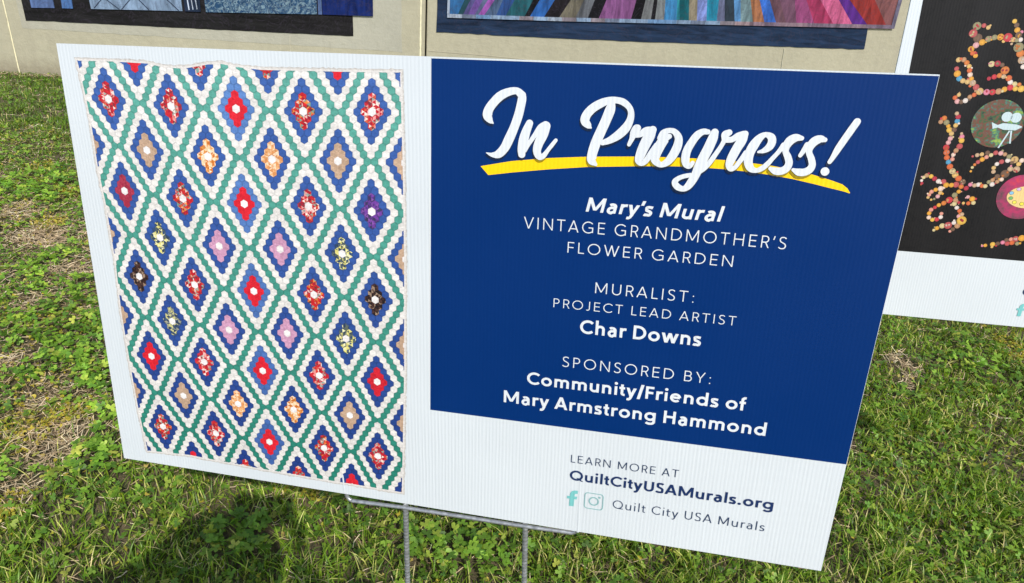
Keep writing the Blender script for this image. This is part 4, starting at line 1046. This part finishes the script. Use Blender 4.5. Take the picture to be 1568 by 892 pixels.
ellipse_part('camera_reel', T['reels'][0][0], T['reels'][0][1], 0.0076, 0.0076, 0.0010, M_print, IC)
ellipse_part('camera_reel', T['reels'][1][0]-0.001, T['reels'][1][1], 0.0076, 0.0076, 0.0010, M_print, IC)
smoothpoly('camera_body', T['cam'][::-1], 0.0011, IC, r2, L2)
cg = T['cleg']
for a_, b_ in ((cg[0], cg[1]), (cg[2], cg[3])):
    w_ = 0.0012
    smoothpoly('camera_leg', [(a_[0]-w_, a_[1]), (b_[0]-w_, b_[1]), (b_[0]+w_, b_[1]), (a_[0]+w_, a_[1])], 0.0012, IC, r2, L2)
# same address block as on the other sign, beside where its code square stands
dx2, dy2 = 0.15062-0.50955, -0.45577+0.43875
for it in T['text'][9:]: add_text(r2, L2, it, dx2, dy2)
icons(r2, L2, dx2, dy2)
bar2 = [(x, y) for x, y in T['bar']]
i2 = lambda x, y: (L2, RM)
tops = []
for tx, ty in LT:
    p = O2+e1*(tx+0.33)+e2*ty
    tops.append((p.x, p.y+0.01, -0.06))
stake(r2, L2, base2, 0.33, tops, LT, bar2)

# ------------------------------------------------------------------ vegetation
def fall(x, y, patches, soft=0.35, seed=9):
    w = np.zeros_like(x)
    wob = (vnoise(x, y, 9, seed)-0.5)*1.0+(vnoise(x, y, 28, seed+1)-0.5)*0.6
    for px, py, rx, ry in patches:
        rx = max(rx, 0.05)*1.08; ry = max(ry, 0.05)*1.15
        d = np.hypot((x-px)/rx, (y-py)/ry)
        d = d+wob
        w = np.maximum(w, np.clip((1+soft-d)/(2*soft), 0, 1))
    return w
def scatter(n_try, dens, x0=-7.5, x1=7.5, y0=-1.2, y1=5.75, seed=1):
    r = np.random.default_rng(seed)
    x = r.uniform(x0, x1, n_try); y = r.uniform(y0, y1, n_try)
    wall_y = wo[1]+(x-wo[0])*math.tan(psi)-0.03
    u = r.random(n_try)
    ok = (u < view_w(x, y)) & (y < wall_y)
    x, y, u = x[ok], y[ok], u[ok]
    ok = u < dens(x, y)
    return x[ok], y[ok], r
def view_w(x, y):
    """1 in and near the view, thinning out away from it"""
    xl = -(0.80*y+0.45); xr = 0.86*y+0.45
    o = np.maximum(0, np.maximum(xl-x, x-xr))
    w = np.clip(1-o/1.2, 0.14, 1)
    w = np.where(y < 0.55, 0.10, w)
    return w
ST = lambda x, y: fall(x, y, [(a, b, c*(1.1 if a < 0 else .3), d*(1.15 if a < 0 else .3)) for a, b, c, d in T['straw']], 0.3, 21)
MO = lambda x, y: fall(x, y, T['moss'], 0.5, 31)
LE = lambda x, y: fall(x, y, [(a, b, c*1.1, d*1.1) for a, b, c, d in T['leafy']], 0.3, 41)*(1-.5*ST(x, y))
def left_low(x, y):   # the weedy, thin-grass part left of the sign
    return np.clip((4.0-y)/0.6+ (vnoise(x, y, 2.2, 77)-0.5)*1.5, 0, 1)*np.clip((-0.30*y-0.15-x)/0.3, 0, 1)*np.clip((y-1.35+0.0*x)/0.25, 0, 1)

def blades(x, y, r, hgt, wid, col, lean, name, mat, zoff=0.0, curl=1.0):
    n = len(x)
    az = r.uniform(0, 2*np.pi, n); fa = az+np.pi/2+r.normal(0, .5, n)
    t = np.array([0, .38, .72, 1.0])
    z0 = gz(x, y)-0.003+zoff
    dx, dy = np.cos(az), np.sin(az)
    sx_, sy_ = np.cos(fa), np.sin(fa)
    V = np.zeros((n, 7, 3), np.float32)
    for i, tt in enumerate(t):
        bend = lean*hgt*(tt**1.8)
        zz = hgt*tt*np.sqrt(np.clip(1-(lean*tt*0.62)**2, 0.05, 1))
        cxp, cyp, czp = x+dx*bend, y+dy*bend, z0+zz
        w = wid*[1.0, .9, .6, 0][i]/2
        if i < 3:
            V[:, 2*i, 0] = cxp-sx_*w; V[:, 2*i, 1] = cyp-sy_*w; V[:, 2*i, 2] = czp
            V[:, 2*i+1, 0] = cxp+sx_*w; V[:, 2*i+1, 1] = cyp+sy_*w; V[:, 2*i+1, 2] = czp
        else:
            V[:, 6, 0] = cxp; V[:, 6, 1] = cyp; V[:, 6, 2] = czp
    f = np.array([[0, 1, 3], [0, 3, 2], [2, 3, 5], [2, 5, 4], [4, 5, 6]])
    Fc = (f[None]+(np.arange(n)*7)[:, None, None]).reshape(-1, 3)
    c = np.repeat(col[:, None, :], 7, 1)
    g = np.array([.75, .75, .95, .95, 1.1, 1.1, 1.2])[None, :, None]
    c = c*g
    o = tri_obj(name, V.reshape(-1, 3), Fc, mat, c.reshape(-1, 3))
    return o
def mixc(r, n, cols, probs, jit=0.16):
    idx = r.choice(len(cols), n, p=np.array(probs)/sum(probs))
    c = np.array(cols)[idx]
    return np.clip(c*(1+r.normal(0, jit, (n, 1))), 0.003, 0.9)
G1, G2, G3, GY, GD = (.130, .235, .018), (.215, .315, .026), (.075, .135, .016), (.52, .51, .15), (.62, .52, .25)

# lawn grass
def dens_g(x, y):
    d = np.clip(1.15-0.155*y, 0.38, 1)*view_w(x, y)
    d = d*(1-0.93*ST(x, y))*(1-0.75*LE(x, y))*(1-0.6*MO(x, y))*(1-0.86*left_low(x, y))
    cl = vnoise(x, y, 14, 51)
    return d*np.clip(0.45+1.1*(cl-0.3), 0.15, 1.0)
x, y, r = scatter(1800000, dens_g, seed=101)
n = len(x)
tuft = vnoise(x, y, 5, 61)
h = (0.020+0.026*r.random(n)+0.026*np.clip(tuft-.4, 0, 1))*(1+0.2*(y < 1.6))
back = np.clip((y-3.4)/0.8, 0, 1)
h = h*(1-0.15*back)*(1-0.4*left_low(x, y))
w = (0.0024+0.0018*r.random(n))*(1+0.13*np.clip(y-1, 0, 5))
col = mixc(r, n, [G1, G2, G3, GY, GD], [.28, .33, .17, .17, .05])
bk_ = (r.random(n) < 0.75*back)
col[bk_] = (np.array([(.115, .21, .022), (.15, .25, .03), (.09, .16, .022)])[r.integers(0, 3, n)]*(1+r.normal(0, .14, (n, 1))))[bk_]
dk = vnoise(x, y, 3.2, 71)
col *= (0.80+0.42*dk)[:, None]
blades(x, y, r, h, w, col, np.clip(r.normal(.75, .38, n), .05, 1.5), 'lawn_grass', M_grass)['kind'] = 'stuff'
print('grass', n)

# dead thatch lying between the blades
def dens_t(x, y):
    foot = np.clip((y-(wo[1]+(x-wo[0])*math.tan(psi)-0.16))/0.1, 0, 1)
    return (0.08+0.6*foot+0.92*ST(x, y)+0.30*left_low(x, y)+0.25*MO(x, y))*view_w(x, y)*np.clip(1.2-0.15*y, .4, 1)
x, y, r = scatter(980000, dens_t, seed=202)
n = len(x)
az = r.uniform(0, 2*np.pi, n); L_ = 0.02+0.055*r.random(n); w = 0.0007+0.0009*r.random(n)+0.00025*y
bend = r.normal(0, .35, n)
V = np.zeros((n, 6, 3), np.float32)
z0 = gz(x, y)+0.002+0.016*r.random(n)
tilt = r.normal(0, .18, n)
for i, tt in enumerate((-.5, 0.0, .5)):
    a2 = az+bend*tt*2
    cxp = x+np.cos(a2)*L_*tt; cyp = y+np.sin(a2)*L_*tt; czp = z0+np.abs(tilt*L_*tt)*1.2
    for s_, q in ((-1, 0), (1, 1)):
        V[:, 2*i+q, 0] = cxp-np.sin(a2)*w/2*s_; V[:, 2*i+q, 1] = cyp+np.cos(a2)*w/2*s_; V[:, 2*i+q, 2] = czp+s_*w*.2
f = np.array([[0, 1, 3], [0, 3, 2], [2, 3, 5], [2, 5, 4]])
Fc = (f[None]+(np.arange(n)*6)[:, None, None]).reshape(-1, 3)
col = mixc(r, n, [(.64, .49, .31), (.50, .37, .22), (.78, .64, .43), (.27, .18, .105)], [.36, .28, .20, .16], .2)
tri_obj('dry_thatch', V.reshape(-1, 3), Fc, M_straw, np.repeat(col, 6, 0))['kind'] = 'stuff'
print('thatch', n)

# weeds with lobed leaves
def lobed():
    P = []
    for th, rr in ((-128, .34), (-98, .72), (-84, .90), (-76, .80), (-64, .92), (-50, .66), (-38, .40), (-24, .74), (-11, 1.0), (0, .90), (11, 1.0), (24, .74), (38, .40), (50, .66), (64, .92), (76, .80), (84, .90), (98, .72), (128, .34)):
        P.append((rr*math.sin(rad(th)), rr*math.cos(rad(th))))
    V = [(0, 0, 0)]+[(a, b, 0.16*(a*a+b*b)-0.22*abs(math.sin(3*math.atan2(a, b)/1.9))*0.3) for a, b in P]
    F = [(0, i+1, i) for i in range(1, len(P))]
    return np.array(V), np.array(F)
def clover():
    V = [(0, 0, 0)]; F = []
    for a0 in (0, 120, 240):
        k = len(V)
        for th, rr in ((-52, .45), (-40, .86), (-18, 1.0), (0, .92), (18, 1.0), (40, .86), (52, .45)):
            a = rad(a0+th*0.95); V.append((rr*math.sin(a), rr*math.cos(a), .10*rr+(.05 if th else 0)))
        F += [(0, k+i+1, k+i) for i in range(6)]
    return np.array(V), np.array(F)
def leaves(tmpl, x, y, r, size, height, col, name, tiltmax=0.55):
    V0, F0 = tmpl
    n, m = len(x), len(V0)
    az = r.uniform(0, 2*np.pi, n); ti = np.abs(r.normal(0, tiltmax, n)); td = r.uniform(0, 2*np.pi, n)
    # rotate about z, then tilt about a horizontal axis
    ca, sa = np.cos(az)[:, None], np.sin(az)[:, None]
    X = (V0[None, :, 0]*ca-V0[None, :, 1]*sa)*size[:, None]
    Y = (V0[None, :, 0]*sa+V0[None, :, 1]*ca)*size[:, None]
    Z = V0[None, :, 2]*size[:, None]*r.uniform(-.5, 1.6, n)[:, None]
    ux, uy = np.cos(td)[:, None], np.sin(td)[:, None]
    par = X*ux+Y*uy
    ct, st_ = np.cos(ti)[:, None], np.sin(ti)[:, None]
    par2 = par*ct-Z*st_
    Z2 = par*st_+Z*ct
    X = X+(par2-par)*ux; Y = Y+(par2-par)*uy
    V = np.stack([X+x[:, None], Y+y[:, None], Z2+(gz(x, y)+height)[:, None]], -1)
    Fc = (F0[None]+(np.arange(n)*m)[:, None, None]).reshape(-1, 3)
    c = np.repeat(col[:, None, :], m, 1)*1.0
    c[:, 0] *= 0.8
    return tri_obj(name, V.reshape(-1, 3), Fc, M_leaf, c.reshape(-1, 3), smooth=True)
def dens_l(x, y):
    cl = np.clip((vnoise(x, y, 4.2, 83)-0.52)*5, 0, 1)
    base = 0.26+0.46*cl
    base = np.where(y > 3.7, base*0.25, base)
    d = np.maximum(base, 0.95*LE(x, y))
    d = np.maximum(d, left_low(x, y)*0.80)
    return d*(1-.95*ST(x, y))*(1-.55*MO(x, y))*view_w(x, y)*np.clip(1.15-0.13*y, .45, 1)
x, y, r = scatter(480000, dens_l, seed=303)
n = len(x); print('leaves', n)
le = LE(x, y)
size = (0.0070+0.0085*r.random(n)+0.004*le)*(1+0.05*y)*np.where(left_low(x, y) > .5, .95, 1)
hgt = 0.006+0.030*r.random(n)+0.012*le
col = mixc(r, n, [(.135, .26, .024), (.20, .33, .036), (.085, .18, .022), (.28, .36, .045), (.34, .36, .06)], [.32, .30, .24, .12, .03])
col *= (0.85+0.40*vnoise(x, y, 3.0, 91)+0.22*le+0.15*left_low(x, y))[:, None]
leaves(lobed(), x, y, r, size, hgt, col, 'lobed_weeds')['kind'] = 'stuff'
def dens_c(x, y):
    cl = np.clip((vnoise(x, y, 3.4, 183)-0.5)*5, 0, 1)
    d = (0.05+0.45*cl)*(1-.9*ST(x, y))
    return d*view_w(x, y)*np.where(y > 3.9, .2, 1)
x, y, r = scatter(110000, dens_c, seed=404)
n = len(x); print('clover', n)
col = mixc(r, n, [(.12, .24, .035), (.17, .29, .05), (.075, .17, .03)], [.4, .35, .25])
leaves(clover(), x, y, r, 0.006+0.005*r.random(n), 0.012+0.028*r.random(n), col, 'clover_leaves', 0.3)['kind'] = 'stuff'
# yellow-green moss and tiny sprouts
def dens_m(x, y):
    return (0.02+0.75*MO(x, y)+0.10*left_low(x, y)*np.clip((vnoise(x, y, 5, 93)-.5)*4, 0, 1))*view_w(x, y)
x, y, r = scatter(900000, dens_m, x0=-4, x1=3.5, y0=.6, y1=4.4, seed=505)
n = len(x); print('moss', n)
tm = (np.array([(0, 0, 0), (-.6, .7, .25), (0, 1, .1), (.6, .7, .3), (.9, -.2, .2), (-.8, -.3, .3)]), np.array([(0, 2, 1), (0, 3, 2), (0, 4, 3), (0, 1, 5)]))
col = mixc(r, n, [(.52, .42, .05), (.42, .40, .05), (.24, .30, .04), (.56, .42, .12)], [.34, .28, .24, .14])
leaves(tm, x, y, r, 0.0036+0.0050*r.random(n), 0.004+0.020*r.random(n), col, 'yellow_moss', 0.8)['kind'] = 'stuff'

# ------------------------------------------------------------------ the photographer behind the lens, whose shadow lies on the grass
def skinned(name, V, E, R_, mat, parent, sub=2, root_i=0, loc=None):
    me = bpy.data.meshes.new(name)
    me.from_pydata(V, E, [])
    o = bpy.data.objects.new(name, me); COL.objects.link(o)
    if parent is not None: o.parent = parent
    sk = o.modifiers.new('skin', 'SKIN'); sk.use_smooth_shade = True
    for i, r_ in enumerate(R_): me.skin_vertices[0].data[i].radius = (r_, r_) if not isinstance(r_, tuple) else r_
    me.skin_vertices[0].data[root_i].use_root = True
    ss = o.modifiers.new('subdivision', 'SUBSURF'); ss.levels = sub; ss.render_levels = sub
    me.materials.append(mat)
    return o
PX, PY = 0.0, -0.46
person = empty('person', (PX, PY, 0))
tag(person, 'unseen person in a grey jacket holding a phone, brim added to widen shadow on lower left grass', 'person')
M_skin = plain('skin', (0.45, 0.28, 0.20), 0.5); M_shirt = plain('grey_cotton', (0.22, 0.23, 0.26), 0.85); M_pant = plain('dark_denim', (0.04, 0.05, 0.08), 0.85)
M_hair = plain('brown_hair', (0.06, 0.04, 0.03), 0.6); M_phone = plain('black_phone_case', (0.02, 0.02, 0.022), 0.35); M_shadow_hat = plain('shadow_hat_straw', (0.45, 0.36, 0.22), 0.8)
V = [(0, 0, .82), (0, 0, .97), (0, .02, 1.12), (0, .04, 1.24), (0, .07, 1.30), (0, .11, 1.37), (0, .13, 1.42),
     (-.12, .04, 1.24), (-.20, .05, 1.22), (-.37, .20, 1.15), (-.10, .32, 1.18), (-.055, .36, 1.20),
     (.12, .04, 1.24), (.20, .05, 1.22), (.37, .20, 1.15), (.14, .32, 1.18), (.095, .36, 1.20),
     (-.09, 0, .80), (-.11, .03, .44), (-.12, -.03, .09), (-.13, .09, .035), (.09, 0, .80), (.11, .03, .44), (.12, -.03, .09), (.13, .09, .035)]
E = [(0, 1), (1, 2), (2, 3), (3, 4), (4, 5), (5, 6), (3, 7), (7, 8), (8, 9), (9, 10), (10, 11), (3, 12), (12, 13), (13, 14), (14, 15), (15, 16), (0, 17), (17, 18), (18, 19), (19, 20), (0, 21), (21, 22), (22, 23), (23, 24)]
R_ = [.12, .11, .12, .11, .05, .085, .08, .075, .055, .042, .028, .03, .075, .055, .042, .028, .03, .085, .058, .04, .03, .085, .058, .04, .03]
skinned('body', V, E, R_, M_skin, person)
sv = [(0, 0, .80), (0, 0, .97), (0, .02, 1.12), (0, .04, 1.25), (-.12, .04, 1.24), (-.20, .05, 1.22), (-.37, .20, 1.15), (-.12, .30, 1.20), (.12, .04, 1.24), (.20, .05, 1.22), (.37, .20, 1.15), (.20, .30, 1.20)]
skinned('jacket', sv, [(0, 1), (1, 2), (2, 3), (3, 4), (4, 5), (5, 6), (6, 7), (3, 8), (8, 9), (9, 10), (10, 11)], [(.21, .15), (.19, .15), (.20, .15), (.14, .11), .10, .095, .075, .055, .10, .095, .075, .055], M_shirt, person)
skinned('trousers', [(0, 0, .86), (-.09, 0, .79), (-.11, .03, .44), (-.12, -.03, .10), (.09, 0, .79), (.11, .03, .44), (.12, -.03, .10)], [(0, 1), (1, 2), (2, 3), (0, 4), (4, 5), (5, 6)], [.14, .10, .078, .07, .10, .078, .07], M_pant, person)
skinned('hair', [(0, .07, 1.37), (0, .09, 1.42), (0, .12, 1.44)], [(0, 1), (1, 2)], [.095, .092, .08], M_hair, person)
hv, hf = [], []
prof = [(.0, .10), (.06, .098), (.092, .07), (.098, .012), (.13, -.004), (.155, -.012), (.156, -.017), (.13, -.008), (.092, .004), (.088, .066), (.055, .092), (.0, .094)]  # unseen brimmed headwear, added to widen the head's shadow on the grass
for r_, z_ in prof:
    for k_ in range(28): hv.append((r_*math.cos(2*math.pi*k_/28), .12+r_*math.sin(2*math.pi*k_/28)*1.05, 1.395+z_))
for i in range(len(prof)-1):
    for k_ in range(28): hf.append((i*28+k_, i*28+(k_+1) % 28, (i+1)*28+(k_+1) % 28, (i+1)*28+k_))
mesh_obj('shadow_hat', hv, hf, M_shadow_hat, person, smooth=True)
for s_, hx in ((-1, -.055), (1, .095)):      # fingers wrapped round the phone
    for q in range(4):
        zb = 1.205+q*0.019
        skinned('finger', [(hx, .375, zb), (hx, .398, zb+.004), (hx+s_*.006, .415, zb+.006)], [(0, 1), (1, 2)], [.010, .009, .008], M_skin, person, 1)
    skinned('thumb', [(hx, .37, 1.215), (hx+s_*.012, .378, 1.25), (hx+s_*.006, .385, 1.275)], [(0, 1), (1, 2)], [.012, .010, .009], M_skin, person, 1)
pm = Matrix.Translation(Vector((0, 0, CAMH))) @ cam.matrix_world.to_3x3().to_4x4() @ Matrix.Translation((0.0, -0.040, 0.014))
ph = empty('phone', None, pm)
tag(ph, 'black phone held sideways in both hands above the lower left shadow', 'phone')
def rbox(sx_, sy_, sz_, r_):
    o = []
    for a, b, t0 in ((1, 1, 0), (-1, 1, 90), (-1, -1, 180), (1, -1, 270)): o += arc(a*(sx_/2-r_), b*(sy_/2-r_), r_, r_, t0, t0+90, 4)
    n_ = len(o); v = [(x, y, -sz_/2) for x, y in o]+[(x, y, sz_/2) for x, y in o]
    f = [tuple(range(n_, 2*n_)), tuple(range(n_))[::-1]]+[(i, (i+1) % n_, (i+1) % n_+n_, i+n_) for i in range(n_)]
    return v, f
v, f = rbox(.15, .073, .009, .012); mesh_obj('case', v, f, M_phone, ph)
v, f = rbox(.142, .066, .0006, .010); mesh_obj('screen', v, f, plain('dark_screen', (.01, .012, .015), .1), ph, None, (0, 0, .0049))

scene.render.engine = 'CYCLES'
